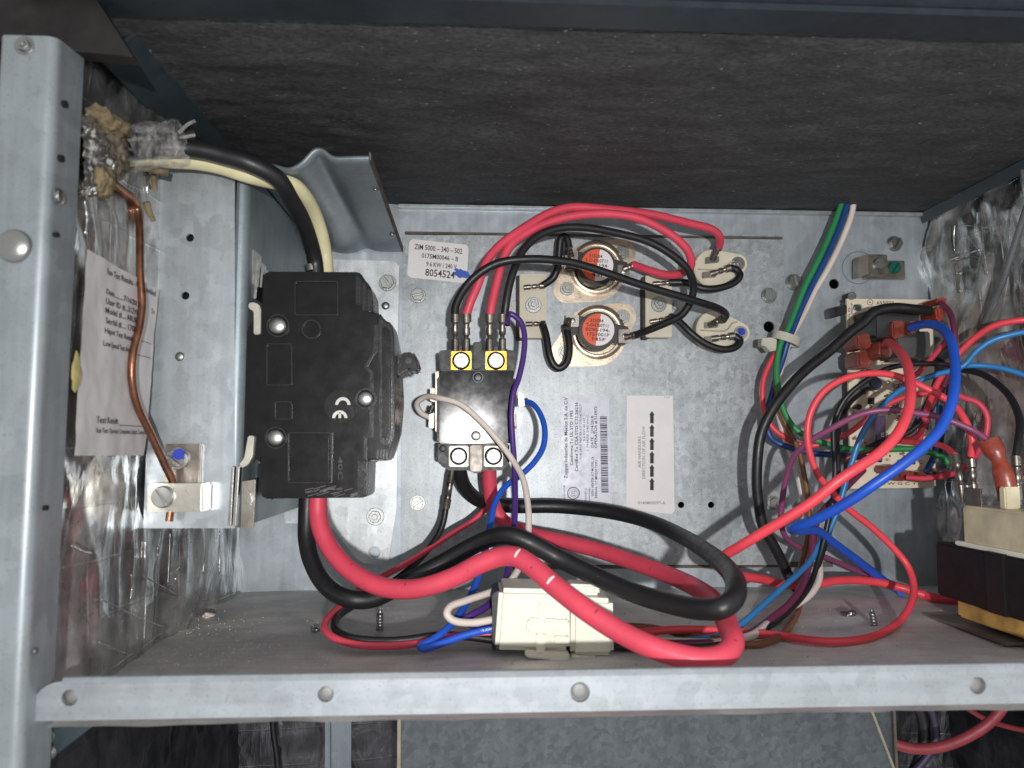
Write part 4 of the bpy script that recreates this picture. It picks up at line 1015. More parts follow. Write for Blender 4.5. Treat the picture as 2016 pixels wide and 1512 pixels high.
CAMP = Vector((0, 0, 0))
def px_of(p):
    return 1008 + FPX * p.dot(CR) / p.dot(CF), 756 - FPX * p.dot(CU) / p.dot(CF)
def cable_marks(o, dia, marks, material, name):
    me = o.data; n_s = 14; nr = len(me.vertices) // n_s
    cen = [sum((me.vertices[i * n_s + k].co for k in range(n_s)), Vector()) / n_s + o.location for i in range(nr)]
    pxs = [px_of(c) for c in cen]
    bm = bmesh.new()
    for x, y, L, a0, a1 in marks:
        i = min(range(1, nr - 1), key=lambda k: (pxs[k][0] - x) ** 2 + (pxs[k][1] - y) ** 2)
        t = (cen[i + 1] - cen[i - 1]).normalized(); n_ = -cen[i]; n_ = (n_ - t * n_.dot(t)).normalized(); b_ = t.cross(n_)
        q = []
        for k in range(5):
            a = a0 + (a1 - a0) * k / 4
            for e in (-1, 1):
                q.append(bm.verts.new(cen[i] + t * (e * L / 2 * (1 - 0.35 * abs(k - 2) / 2)) + (n_ * math.cos(a) + b_ * math.sin(a)) * (dia / 2 + 0.00012)))
        for k in range(4): bm.faces.new((q[2 * k], q[2 * k + 1], q[2 * k + 3], q[2 * k + 2]))
    m_ = raw(bm, name, material, o); m_['kind'] = 'stuff'
rm = random.Random(21)
cable_marks(pr, PW, [(1022, 1098, 0.0011, -0.9, 0.1), (1086, 1150, 0.0012, -0.7, 0.3)], LABELW, 'white_mark')
spots = [(690, 1122), (760, 1155), (800, 1160), (860, 1148), (930, 1118), (960, 1104), (1060, 1125), (1130, 1183), (1180, 1220), (1240, 1255), (1300, 1280), (1380, 1298), (1440, 1272), (1120, 1068), (1180, 1084), (1230, 1100), (1290, 1122), (1340, 1142)]
cable_marks(pr, PW, [(x + rm.uniform(-9, 9), y, rm.uniform(0.0002, 0.0007), c, c + rm.uniform(0.1, 0.7)) for x, y in spots[::2] for c in (rm.uniform(-1.2, 0.9),)], plain('cable_scuff', '#96303f', 0.6, bmp=0), 'scuff_mark')
bspots = [(660, 1167), (900, 1092), (1060, 1078), (1110, 1105), (1160, 1128), (1190, 1142), (1240, 1164), (1440, 1130), (1445, 1170), (1250, 1018), (1350, 1060)]
cable_marks(pb, PW, [(x + rm.uniform(-9, 9), y, rm.uniform(0.0001, 0.0004), c, c + rm.uniform(0.05, 0.4)) for x, y in bspots for c in (rm.uniform(-1.0, 0.8),)], plain('grey_scuff', '#4a4a4a', 0.6, bmp=0), 'scuff_mark')
# nylon plug and socket on the floor
nc = empty('nylon_connector', FL(1090, 1300), 'translucent white nylon plug and socket lying on the floor', 'connector')
YN = 0.302
pprism('socket_half', [(983, 1159), (1122, 1162), (1124, 1284), (974, 1281)], YN, YN + 0.026, NYLON, nc, 0.0018)
pprism('plug_half', [(1125, 1176), (1208, 1180), (1210, 1292), (1124, 1294)], YN + 0.0015, YN + 0.026, NYLON, nc, 0.0018)
pprism('latch_block', [(1040, 1218), (1084, 1220), (1122, 1222), (1121, 1248), (1036, 1247)], YN - 0.003, YN + 0.002, NYLON, nc, 0.0008)
pprism('latch_arm', [(1058, 1188), (1078, 1188), (1076, 1222), (1060, 1222)], YN - 0.0016, YN + 0.001, NYLON, nc, 0.0004)
pprism('latch_arm', [(1056, 1246), (1074, 1248), (1074, 1290), (1056, 1286)], YN - 0.0020, YN + 0.001, NYLON, nc, 0.0004)
pprism('lower_latch', [(1032, 1281), (1122, 1286), (1120, 1307), (1080, 1307), (1078, 1300), (1036, 1296)], YN - 0.002, YN + 0.02, NYLON, nc, 0.0008)
pprism('lower_skirt', [(1124, 1290), (1175, 1294), (1174, 1312), (1124, 1308)], YN + 0.001, YN + 0.02, NYLON, nc, 0.0006)
pprism('upper_latch', [(1120, 1150), (1180, 1152), (1181, 1172), (1120, 1172)], YN + 0.008, YN + 0.02, NYLON, nc, 0.0008)
pprism('side_rib', [(1092, 1252), (1121, 1254), (1121, 1268), (1092, 1268)], YN - 0.0014, YN + 0.001, NYLON, nc, 0.0003)
pprism('rear_shroud', [(969, 1170), (984, 1162), (976, 1282), (969, 1282)], YN + 0.003, YN + 0.024, CONT, nc, 0.0004)

# ================================================================== CONTROL BOARD
YC = 0.432
bd = empty('control_board', W(1752, 960, YC), 'tan control circuit board with relays and red wire boots', 'circuit board')
def pcbmap(x, y): return W(x, y, YC)
sheet('board', [(1667, 588), (1838, 590), (1842, 956), (1836, 960), (1675, 962)], [rrect(1679, 599, 1698, 612, 6), circ(1687, 627, 4.5, 12)], pcbmap, (0, 0.0016, 0), PCB, bd)
bm = bmesh.new(); mb = at(YC - 0.0002)
ring_into(bm, 1713, 595, 5, 6, mb); ring_into(bm, 1687, 627, 6.5, 7.5, mb); ring_into(bm, 1713, 595, 0, 1.6, mb)
put_text(bm, '655022', 1743, 596, 34, 6, mb); put_text(bm, 'M2', 1677, 710, 10, 6, mb, 90); put_text(bm, 'SPEED UP', 1677, 608, 22, 4, mb, 90)
put_text(bm, 'K1 H2 PL', 1671.5, 624, 40, 3.5, mb, 90); put_text(bm, 'M1', 1700, 676, 10, 5, mb, 90); put_text(bm, 'C', 1737, 716, 4, 6, mb); put_text(bm, 'R W G C Y', 1770, 952, 70, 5, mb)
flat_into(bm, [(1695, 728), (1702, 728), (1702, 733), (1695, 733)], mb); flat_into(bm, [(1705, 727), (1716, 727), (1716, 733), (1705, 733)], mb)
raw(bm, 'printed_text', plain('silkscreen', '#5a5248', 0.6, bmp=0), bd)
pprism('relay', [(1722, 606), (1810, 602), (1812, 662), (1724, 664)], 0.408, YC, RELAY, bd, 0.0008)
rg = pprism('relay', [(1764, 652), (1832, 652), (1834, 702), (1766, 704)], 0.412, YC, RELAYG, bd, 0.0008)
pprism('relay_base', [(1760, 702), (1834, 702), (1834, 712), (1748, 712)], 0.426, YC, RELAYG, bd, 0.0005)
for pp, Yz, mm in (([(1688, 692), (1716, 690), (1719, 722), (1712, 724), (1690, 723)], 0.415, BOOT), ([(1686, 662), (1712, 654), (1719, 682), (1702, 688), (1685, 684)], 0.410, BOOT), ([(1757, 632), (1782, 630), (1785, 662), (1758, 667)], 0.404, BOOT),
                   ([(1732, 672), (1756, 670), (1759, 700), (1744, 706), (1732, 700)], 0.402, BOOTO), ([(1810, 606), (1838, 602), (1838, 618), (1812, 620)], 0.408, BOOT), ([(1843, 588), (1864, 583), (1868, 594), (1850, 600)], 0.405, BOOTO),
                   ([(1842, 605), (1860, 603), (1864, 628), (1846, 632)], 0.402, BOOTO), ([(1790, 634), (1806, 630), (1808, 654), (1792, 655)], 0.398, BOOTO), ([(1768, 930), (1800, 926), (1804, 946), (1770, 948)], 0.418, BOOT), ([(1806, 930), (1838, 926), (1840, 948), (1808, 950)], 0.418, BOOT),
                   ([(1842, 930), (1872, 922), (1874, 942), (1844, 946)], 0.416, BOOT), ([(1740, 918), (1766, 914), (1768, 930), (1742, 934)], 0.420, BOOT)):
    pprism('wire_boot', pp, Yz, min(YC, Yz + 0.016), mm, bd, 0.0010)
pprism('capacitor_seat', circ(1732, 757, 16, 26), 0.428, YC, plain('cap_seat', '#d9cbb4', 0.5), bd, 0.0004)
pprism('capacitor', circ(1725, 755, 13, 22), 0.416, 0.4285, CAPB, bd, 0.0008)
fz = pprism('fuse', [(1725, 818), (1745, 818), (1744, 872), (1724, 872)], 0.418, YC, FUSE, bd, 0.0005)
bm = bmesh.new(); put_text(bm, 'E', 1738, 856, 6, 8, at(0.4178), 0); raw(bm, 'printed_text', LABELW, fz)
pprism('black_button', circ(1692, 801, 6, 16), 0.427, YC, CONT, bd, 0.0004)
pprism('chip', [(1713, 783), (1722, 783), (1722, 796), (1713, 796)], 0.4295, YC, CONT, bd, 0.0002)
pprism('resistor', [(1701, 757), (1706, 757), (1706, 776), (1701, 776)], 0.4290, YC, plain('resistor_body', '#5b2f2a', 0.4), bd, 0.0003)
pprism('chip', [(1826, 826), (1834, 826), (1834, 846), (1826, 846)], 0.4295, YC, RELAY, bd, 0.0002)
rnd = random.Random(3)
cmats = [SOLDER, plain('component_tan', '#a58762', 0.45), plain('component_cream', '#d2c6aa', 0.4), MATS['component_cream'], STEEL, plain('component_brown', '#6b5038', 0.45)]
for k in range(120):
    if k < 36: x, y = rnd.uniform(1746, 1775), rnd.uniform(745, 800)
    else: x, y = rnd.uniform(1680, 1832), rnd.uniform(800, 926)
    if rnd.random() < 0.45:
        screw('rivet', x, y, YC - 0.0001, rnd.uniform(2.2, 4.0), rnd.choice((SOLDER, STEEL)), bd, name='solder_joint')
    else:
        w_, h_ = rnd.uniform(2.5, 7), rnd.uniform(2.5, 8)
        pbox('component', x - w_ / 2, y - h_ / 2, x + w_ / 2, y + h_ / 2, YC - rnd.uniform(0.0008, 0.004), YC, rnd.choice(cmats), bd, 0.0003)
pprism('standoff', [(1644, 604), (1668, 599), (1668, 617), (1647, 623)], 0.428, 0.438, CONT, bd, 0.0005)
for x, y in ((1677, 583), (1690, 925), (1828, 935)):
    tubep('standoff_pin', [W(x, y, 0.4305), W(x, y, 0.449)], [0.0022, 0.0026], CONT, bd)

# ---- ground lug by the board
gl2 = empty('earth_lug', W(1740, 551, D), 'small tin earth lug held by a green screw', 'lug')
pbox('base_plate', 1699, 512, 1783, 550, 0.4475, 0.4493, TINNED, gl2, 0.0003)
pbox('clamp_body', 1711, 500, 1749, 540, 0.4385, 0.4474, TINNED, gl2, 0.0005)
pprism('wire_face', [(1690, 506), (1711, 499), (1711, 540), (1690, 545)], 0.4400, 0.4473, plain('tin_shade', '#9a938a', 0.4, 0.8), gl2, 0.0003)
screw('round', 1730, 520, 0.4385, 12.5, STEEL, gl2, 1.4)
screw('round', 1760, 527, 0.4475, 13, GREENP, gl2, 0.6)

# ---- three thermostat wires from the ceiling, and their tie
TW = 0.0034
def run(pts, Y0, Y1):
    n_ = len(pts) - 1; return [(x, y, Y0 + (Y1 - Y0) * i / n_) for i, (x, y) in enumerate(pts)]
def runs(*segs):
    out = []
    for s in segs: out += run(*s)
    return out
wire('loom_wire', 'green wire coming out of the ceiling liner and round to the board', runs(([(1664, 375), (1658, 396), (1645, 433), (1629, 473), (1608, 518), (1586, 561), (1568, 606), (1552, 646), (1538, 673)], 0.436, 0.425), ([(1530, 712), (1529, 740), (1533, 768), (1544, 810), (1560, 838), (1583, 856)], 0.424, 0.415), ([(1619, 871), (1660, 882), (1702, 886), (1772, 884), (1799, 884), (1852, 899), (1868, 912)], 0.413, 0.407)), TW, GREENW)
wire('loom_wire', 'navy blue wire between the green and cream ones from the ceiling', runs(([(1676, 375), (1669, 396), (1658, 433), (1642, 473), (1621, 518), (1597, 566), (1578, 606), (1562, 646), (1551, 673)], 0.4365, 0.4265), ([(1541, 707), (1526, 750), (1517, 785), (1510, 810), (1509, 838), (1518, 862)], 0.428, 0.425), ([(1535, 874), (1558, 882), (1599, 892), (1660, 897), (1700, 900), (1735, 905)], 0.423, 0.416)), TW, NBLUEW)
wire('loom_wire', 'cream wire from the ceiling running down behind the loom to the floor', runs(([(1689, 370), (1682, 388), (1677, 420), (1663, 460), (1645, 500), (1624, 540), (1605, 571), (1585, 615), (1563, 655), (1548, 690)], 0.437, 0.432), ([(1534, 740), (1530, 790), (1535, 824), (1549, 871), (1563, 907), (1574, 949), (1581, 982), (1592, 1025), (1604, 1070)], 0.434, 0.415), ([(1613, 1112), (1612, 1142), (1594, 1171), (1554, 1198), (1516, 1223), (1484, 1249), (1440, 1262), (1390, 1266), (1300, 1262), (1205, 1255)], 0.395, 0.315)), 0.0036, WHITEW)
wire('loom_wire', 'thin red wire looping out of the cable tie to the board', runs(([(1560, 640), (1545, 668), (1522, 704), (1505, 741), (1501, 774), (1506, 816), (1522, 843), (1541, 858), (1569, 873)], 0.430, 0.424), ([(1603, 877), (1627, 869), (1655, 861), (1680, 846), (1700, 830), (1740, 800), (1778, 783), (1820, 775), (1850, 772)], 0.420, 0.405)), LV, REDW2)
wire('loom_wire', 'brown wire falling from the cable tie and curling to the nylon plug', runs(([(1568, 615), (1545, 655), (1533, 690), (1527, 740), (1534, 800), (1555, 852), (1572, 885), (1583, 935), (1591, 985), (1593, 1040), (1585, 1085), (1576, 1120)], 0.434, 0.402), ([(1577, 1165), (1572, 1200), (1559, 1226), (1541, 1249), (1504, 1266), (1469, 1269), (1415, 1258), (1352, 1249), (1301, 1239), (1264, 1234), (1205, 1232)], 0.385, 0.318)), LV, BROWNW)
tie = empty('cable_tie', W(1540, 680, 0.425), 'translucent nylon cable tie cinching the thermostat wires', 'cable tie')
bm = bmesh.new(); prev = None
cc_, ax = W(1548, 668, 0.428), None
U = (W(1575, 682, 0.428) - W(1520, 662, 0.428)).normalized(); Nn = Vector((0, 1, 0)); T = U.cross(Nn).normalized()
for k in range(33):
    a_ = 2 * math.pi * k / 32; p = cc_ + U * (0.0078 * math.cos(a_)) + Nn * (0.0052 * math.sin(a_))
    dr = (U * math.cos(a_) + Nn * math.sin(a_)) * 0.0006
    ring = [bm.verts.new(p + T * s * 0.0024 + dr * q) for s, q in ((-1, -1), (1, -1), (1, 1), (-1, 1))]
    if prev:
        for j in range(4): bm.faces.new((prev[j], prev[(j + 1) % 4], ring[(j + 1) % 4], ring[j]))
    prev = ring
finish(bm, 'strap', TIE, tie, True, 40)
pprism('tie_head', [(1500, 666), (1518, 664), (1530, 668), (1528, 690), (1516, 692), (1508, 682), (1499, 680)], 0.423, 0.429, TIE, tie, 0.0003)

# ---- the big board leads
BL = 0.0046
wire('board_lead', 'bright red lead bowing from a board boot down behind the black loop', [(1742, 682, 0.404), (1748, 674, 0.396), (1763, 684, 0.380), (1783, 710, 0.358), (1792, 749, 0.340), (1792, 788, 0.330), (1783, 824, 0.324), (1763, 860, 0.320), (1730, 893, 0.319), (1688, 921, 0.319), (1647, 949, 0.321), (1603, 985, 0.325), (1554, 1017, 0.330), (1504, 1047, 0.336), (1454, 1077, 0.343), (1424, 1095, 0.350), (1414, 1112, 0.358), (1430, 1128, 0.366), (1459, 1134, 0.374), (1504, 1141, 0.386), (1539, 1150, 0.396), (1603, 1151, 0.405), (1640, 1144, 0.410), (1678, 1142, 0.413), (1727, 1146, 0.414), (1777, 1158, 0.411), (1814, 1170, 0.406), (1850, 1178, 0.404), (1910, 1182, 0.400)], BL, REDW2)
wire('board_lead', 'royal blue lead arching off the board and doubling back to the floor', [(1794, 645, 0.396), (1810, 640, 0.388), (1830, 638, 0.378), (1855, 647, 0.366), (1872, 671, 0.354), (1880, 713, 0.343), (1880, 754, 0.334), (1873, 795, 0.328), (1852, 843, 0.323), (1813, 885, 0.320), (1772, 918, 0.321), (1716, 957, 0.325), (1678, 983, 0.330), (1628, 1012, 0.338), (1591, 1029, 0.345), (1565, 1037, 0.352), (1558, 1042, 0.360), (1580, 1044, 0.372), (1611, 1046, 0.385), (1640, 1068, 0.395), (1678, 1096, 0.404), (1715, 1124, 0.412), (1745, 1147, 0.418), (1775, 1165, 0.42)], BL, BLUEW)
wire('board_lead', 'black lead sweeping from the relay down the edge of the loom', [(1830, 612, 0.405), (1799, 609, 0.402), (1760, 606, 0.400), (1722, 614, 0.398), (1700, 634, 0.398), (1674, 654, 0.398), (1633, 691, 0.398), (1591, 724, 0.397), (1558, 757, 0.396), (1522, 804, 0.396), (1499, 852, 0.397), (1491, 907, 0.398), (1491, 971, 0.400), (1504, 1042, 0.402), (1519, 1067, 0.403), (1539, 1104, 0.405), (1551, 1131, 0.406), (1568, 1158, 0.405), (1590, 1176, 0.398)], 0.0056, BLACKW)
# ---- thin loom wires on the board side
wire('loom_wire', 'mauve wire swinging from the transformer boot round the loom', [(1950, 875, 0.335), (1935, 860, 0.337), (1911, 845, 0.340), (1849, 821, 0.345), (1801, 813, 0.348), (1758, 807, 0.350), (1716, 810, 0.353), (1674, 824, 0.358), (1633, 846, 0.364), (1591, 871, 0.372), (1563, 899, 0.380), (1548, 940, 0.388), (1540, 985, 0.394), (1538, 1030, 0.398), (1546, 1056, 0.402), (1566, 1073, 0.407), (1623, 1096, 0.416), (1665, 1114, 0.421), (1710, 1134, 0.425)], LV, MAUVEW)
wire('loom_wire', 'maroon wire slanting down the loom to the nylon plug', [(1700, 925, 0.415), (1670, 955, 0.408), (1640, 985, 0.402), (1615, 1012, 0.398), (1604, 1039, 0.396), (1599, 1079, 0.392), (1591, 1116, 0.386), (1578, 1156, 0.376), (1554, 1189, 0.364), (1516, 1220, 0.350), (1479, 1246, 0.340), (1430, 1262, 0.332), (1350, 1268, 0.322), (1205, 1265, 0.314)], 0.0036, MAROONW)
wire('loom_wire', 'thin black wire arching over the board and down the loom', [(1925, 735, 0.385), (1869, 719, 0.384), (1827, 716, 0.382), (1785, 718, 0.381), (1744, 727, 0.381), (1702, 752, 0.382), (1669, 779, 0.384), (1649, 812, 0.386), (1641, 845, 0.388), (1641, 879, 0.389), (1644, 921, 0.390), (1642, 960, 0.390), (1639, 992, 0.390), (1630, 1029, 0.390), (1622, 1064, 0.390), (1611, 1104, 0.388), (1598, 1144, 0.382), (1581, 1173, 0.372), (1545, 1210, 0.358), (1490, 1245, 0.344), (1400, 1272, 0.330), (1205, 1275, 0.312)], 0.0028, BLACKW)
wire('loom_wire', 'second thin black wire tucked behind the loom beside the board', [(1700, 770, 0.425), (1672, 795, 0.420), (1655, 830, 0.414), (1648, 870, 0.408), (1650, 915, 0.404), (1650, 960, 0.402), (1645, 1000, 0.400), (1635, 1040, 0.398), (1620, 1085, 0.396), (1606, 1130, 0.390)], 0.0028, BLACKW)
wire('loom_wire', 'light blue wire slanting over the board down to the floor', [(2030, 651, 0.362), (1985, 660, 0.366), (1950, 672, 0.370), (1922, 692, 0.374), (1898, 719, 0.378), (1874, 729, 0.380), (1841, 738, 0.382), (1799, 754, 0.384), (1772, 768, 0.385), (1744, 791, 0.386), (1724, 812, 0.387), (1708, 835, 0.388), (1691, 868, 0.389), (1680, 902, 0.390), (1669, 935, 0.391), (1658, 975, 0.392), (1647, 1010, 0.393), (1633, 1042, 0.393), (1611, 1075, 0.392), (1599, 1099, 0.388), (1576, 1125, 0.380), (1541, 1156, 0.368), (1499, 1194, 0.353), (1457, 1230, 0.341), (1420, 1250, 0.333), (1340, 1262, 0.325), (1205, 1258, 0.318)], LV, LBLUEW)
wire('loom_wire', 'light blue wire running from the board over to the foil wall', [(1850, 735, 0.388), (1880, 724, 0.384), (1903, 720, 0.380), (1948, 721, 0.374), (1988, 729, 0.368), (2030, 744, 0.362)], LV, LBLUEW)
wire('loom_wire', 'red wire rising from the board edge towards the foil wall', [(1810, 868, 0.420), (1816, 838, 0.414), (1827, 802, 0.408), (1838, 771, 0.402), (1853, 742, 0.397), (1872, 714, 0.392), (1893, 690, 0.388), (1922, 663, 0.382), (1961, 640, 0.374), (2014, 630, 0.366), (2040, 629, 0.364)], 0.0034, REDW2)
wire('loom_wire', 'short red wire crossing under the royal blue lead', [(1868, 664, 0.415), (1855, 680, 0.414), (1836, 703, 0.412), (1813, 728, 0.411), (1795, 745, 0.412), (1776, 760, 0.418)], LV, REDW)
r4 = wire('loom_wire', 'bright red wire making wide rings beside the board and on the floor', [(1912, 898, 0.350), (1914, 866, 0.348), (1902, 832, 0.350), (1886, 806, 0.354), (1866, 788, 0.358), (1827, 766, 0.362), (1785, 747, 0.364), (1744, 736, 0.365), (1702, 736, 0.366), (1661, 746, 0.367), (1627, 766, 0.368), (1605, 793, 0.369), (1592, 827, 0.370), (1590, 866, 0.371), (1597, 902, 0.372), (1611, 935, 0.373), (1633, 963, 0.374), (1653, 985, 0.375), (1675, 1006, 0.376), (1715, 1037, 0.377), (1757, 1077, 0.377), (1787, 1114, 0.375), (1799, 1154, 0.368), (1792, 1193, 0.358), (1767, 1226, 0.348), (1727, 1250, 0.339), (1678, 1261, 0.333), (1628, 1263, 0.331), (1579, 1258, 0.331), (1539, 1252, 0.332), (1480, 1246, 0.333), (1415, 1241, 0.332), (1339, 1239, 0.328), (1270, 1244, 0.322), (1205, 1246, 0.318)], 0.0034, REDW2)
crimp(r4, (1912, 903, 0.350), (1918, 975, 0.350), 0.0034)
wire('loom_wire', 'red wire bending behind the mauve one to the board bottom', [(1880, 775, 0.385), (1897, 783, 0.382), (1925, 793, 0.378), (1942, 815, 0.376), (1944, 840, 0.376), (1936, 870, 0.378), (1915, 905, 0.384), (1883, 930, 0.394), (1850, 938, 0.402), (1820, 942, 0.408), (1785, 940, 0.414)], LV, REDW)
r6 = wire('loom_wire', 'red wire from the board bottom ending in a twin spade on the transformer', [(1775, 870, 0.412), (1800, 871, 0.402), (1832, 873, 0.388), (1860, 880, 0.374), (1880, 896, 0.362)], LV, REDW2)
crimp(r6, (1880, 896, 0.362), (1898, 978, 0.354), 0.0036)
b7 = wire('loom_wire', 'black wire curving down to the outer transformer terminal', [(1890, 727, 0.386), (1927, 734, 0.376), (1956, 750, 0.366), (1985, 777, 0.356), (2002, 808, 0.348), (2008, 838, 0.342), (2004, 870, 0.338), (2000, 900, 0.336)], 0.0034, BLACKW)
crimp(b7, (2000, 898, 0.336), (2006, 985, 0.334), 0.0036)
wire('loom_wire', 'dark blue pair of tails behind the board corner', [(1850, 800, 0.425), (1846, 850, 0.42), (1838, 900, 0.418), (1822, 930, 0.418)], 0.0036, NBLUEW)
wire('loom_wire', 'dark purple wire dropping from the corner boot past the royal blue lead', [(1852, 596, 0.404), (1868, 612, 0.398), (1877, 640, 0.392), (1880, 680, 0.390), (1874, 715, 0.392), (1858, 760, 0.398)], LV, MAROONW)

wire('loom_wire', 'black wire lying low across the board middle', [(1690, 905, 0.424), (1712, 880, 0.420), (1745, 868, 0.416), (1790, 850, 0.414), (1822, 820, 0.412), (1848, 780, 0.41), (1865, 745, 0.405)], 0.003, BLACKW)
wire('loom_wire', 'dark red wire rising across the board beneath the light blue one', [(1660, 905, 0.415), (1690, 893, 0.412), (1725, 884, 0.410), (1765, 868, 0.411), (1800, 862, 0.412), (1822, 835, 0.413), (1836, 800, 0.412), (1850, 765, 0.406), (1868, 735, 0.400), (1890, 712, 0.396)], LV, plain('dark_red_wire', '#8c2434', 0.4))
wire('loom_wire', 'thin purple wire slipping behind the bright red lead', [(1795, 850, 0.420), (1805, 825, 0.416), (1820, 800, 0.414), (1832, 775, 0.412), (1842, 745, 0.41)], 0.0022, PURPW)
wire('loom_wire', 'black wire curling off the board corner beside the foil', [(1838, 705, 0.42), (1856, 715, 0.414), (1868, 745, 0.410), (1866, 790, 0.412), (1856, 840, 0.416), (1850, 890, 0.42)], 0.0032, BLACKW)
# ================================================================== TRANSFORMER
tr = empty('transformer', FL(1900, 1230), 'black laminated transformer on amber bobbin standing by the foil wall', 'transformer')
XT0 = onx(1845, 1170, 0.222).x
YA, YBk = 0.298, onx(1845, 1170, XT0).y
zc1, zc0 = onx(1848, 1068, XT0).z, onx(1845, 1170, XT0).z
box('core', (XT0, YA, zc0), (XT0 + 0.05, YBk, zc1), CORE, tr, 0.0008)
for k in range(9):
    z = zc0 + (zc1 - zc0) * (k + 0.5) / 9
box('core_band', (XT0 - 0.0006, YA + 0.014, zc0 - 0.0005), (XT0 + 0.0505, YA + 0.026, zc1 + 0.0005), plain('core_band', '#151413', 0.4), tr, 0.0004)
def trp(pp, x): return [onx(a_, b_, x) for a_, b_ in pp]
yb0, yb1 = 0.300, onx(1897, 1070, XT0 + 0.004).y
box('upper_bobbin', (XT0 + 0.004, yb0, zc1), (XT0 + 0.044, yb1, onx(1897, 995, XT0 + 0.004).z), NYLONY, tr, 0.0010)
box('bobbin_flange', (XT0 + 0.001, yb0 - 0.002, zc1 + 0.0002), (XT0 + 0.047, yb1 + 0.002, zc1 + 0.0022), NYLON, tr, 0.0005)
zt2 = onx(1897, 995, XT0 + 0.004).z
box('terminal_wall', (XT0 + 0.009, yb0 + 0.022, zt2 - 0.0002), (XT0 + 0.016, yb0 + 0.026, zt2 + 0.0095), NYLONY, tr, 0.0006)
box('terminal_wall', (XT0 + 0.012, yb0 + 0.006, zt2 - 0.0002), (XT0 + 0.024, yb0 + 0.009, zt2 + 0.003), NYLONY, tr, 0.0006)
box('lower_bobbin', (XT0 + 0.003, YA + 0.001, ZF + 0.004), (XT0 + 0.044, YBk - 0.010, zc0), AMBER, tr, 0.0010)
box('foot_plate', (XT0 - 0.003, YA + 0.012, ZF + 0.0008), (XT0 + 0.052, YBk + 0.004, ZF + 0.0020), plain('foot_plate', '#77726c', 0.6, 0.3), tr, 0.0004)
for px, py in ((1908, 975), (1924, 975)):
    p = onx(px, py, XT0 + 0.008)
    box('spade_tab', (p.x - 0.0004, p.y - 0.003, zt2 - 0.001), (p.x + 0.0004, p.y + 0.003, zt2 + 0.008), TINNED, tr, 0.0001)
for px, a_, b_ in ((0, (1891, 955), (1897, 990)), (1, (1903, 955), (1909, 992))):
    tubep('spade_roll', [W(*a_, 0.352), W(*b_, 0.352)], [0.0016, 0.0016], TINNED, tr, 10)
bt = bmesh.new()
tube_into(bt, spline([W(x, y, Y) for x, y, Y in ((1946, 868, 0.335), (1956, 885, 0.333), (1966, 905, 0.331), (1974, 930, 0.329), (1982, 960, 0.328), (1986, 985, 0.328))], 5), [0.0046 if i < 6 else 0.0046 - 0.0016 * min(1, (i - 6) / 4) if i < 11 else 0.0030 + 0.0012 * min(1, (i - 11) / 4) for i in range(26)], 14, 0.6)
bo = finish(bt, 'terminal_boot', BOOTO, None, True, 60); tag(bo, 'orange-red insulated boot plugged on the transformer', 'terminal boot')

# ================================================================== SMALL THINGS ON THE FLOOR
def floor_screw(px, py, h, r, label, tilt=(0, 0)):
    p = FL(px, py); path = []; rr = []
    for k in range(int(h / 0.00045) + 1):
        z = k * 0.00045; path.append(p + Vector((tilt[0] * z, tilt[1] * z, z - 0.001))); rr.append((r if k % 3 else r * 1.3) * (1 if z < h * 0.7 else max(0.15, 1 - (z - h * 0.7) / (h * 0.35))))
    bm = bmesh.new(); tube_into(bm, path, rr, 10); o = finish(bm, 'screw_point', ZINC, None, True, 50); tag(o, label, 'screw')
floor_screw(748, 1240, 0.011, 0.0014, 'threaded screw point rising through the floor under the red cable')
floor_screw(1722, 1232, 0.009, 0.0013, 'threaded screw point rising inside the red wire ring', (-0.1, 0.1))
bits = bmesh.new(); rb = random.Random(11)
for k in range(800):
    if k < 380: px, py = rb.gauss(420, 90), rb.gauss(1275, 28)
    else: px, py = rb.uniform(230, 2000), rb.uniform(1195, 1325)
    if not 1190 < py < 1328: continue
    p = FL(px, py); s = rb.uniform(0.0001, 0.0005)
    q = Vector((rb.uniform(-1, 1), rb.uniform(-1, 1), 0)).normalized() * s
    vv = [bits.verts.new(p + Vector(d) * s + q * 0.4 + Vector((0, 0, 0.0004))) for d in ((1, 0, 0.2), (-0.6, 0.8, 0.3), (-0.5, -0.7, 0.2), (0, 0, 1.3))]
    for f in ((0, 1, 2), (0, 1, 3), (1, 2, 3), (2, 0, 3)): bits.faces.new([vv[i] for i in f])
o = finish(bits, 'floor_grit', plain('grit', '#c2b8a8', 0.6, 0.1, var=0.3), None); tag(o, 'pale grit and dust specks scattered on the floor', 'grit', kind='stuff')
for c, rad, lb, mm in ((FL(411, 1211, 0.0012), (0.0028, 0.002, 0.0014), 'pale foam crumb where the foil wall meets the floor', WHITEW), (FL(622, 1240, 0.0008), (0.0022, 0.002, 0.0012), 'grey metal shaving beside the red wire bend', ZINC), (FL(1673, 1208, 0.001), (0.003, 0.003, 0.0014), 'crumpled silver shaving near the red wire ring', STEEL)):
    o = blob('floor_crumb', c, rad, mm, None, 0.6, 300, 3); tag(o, lb, 'crumb')

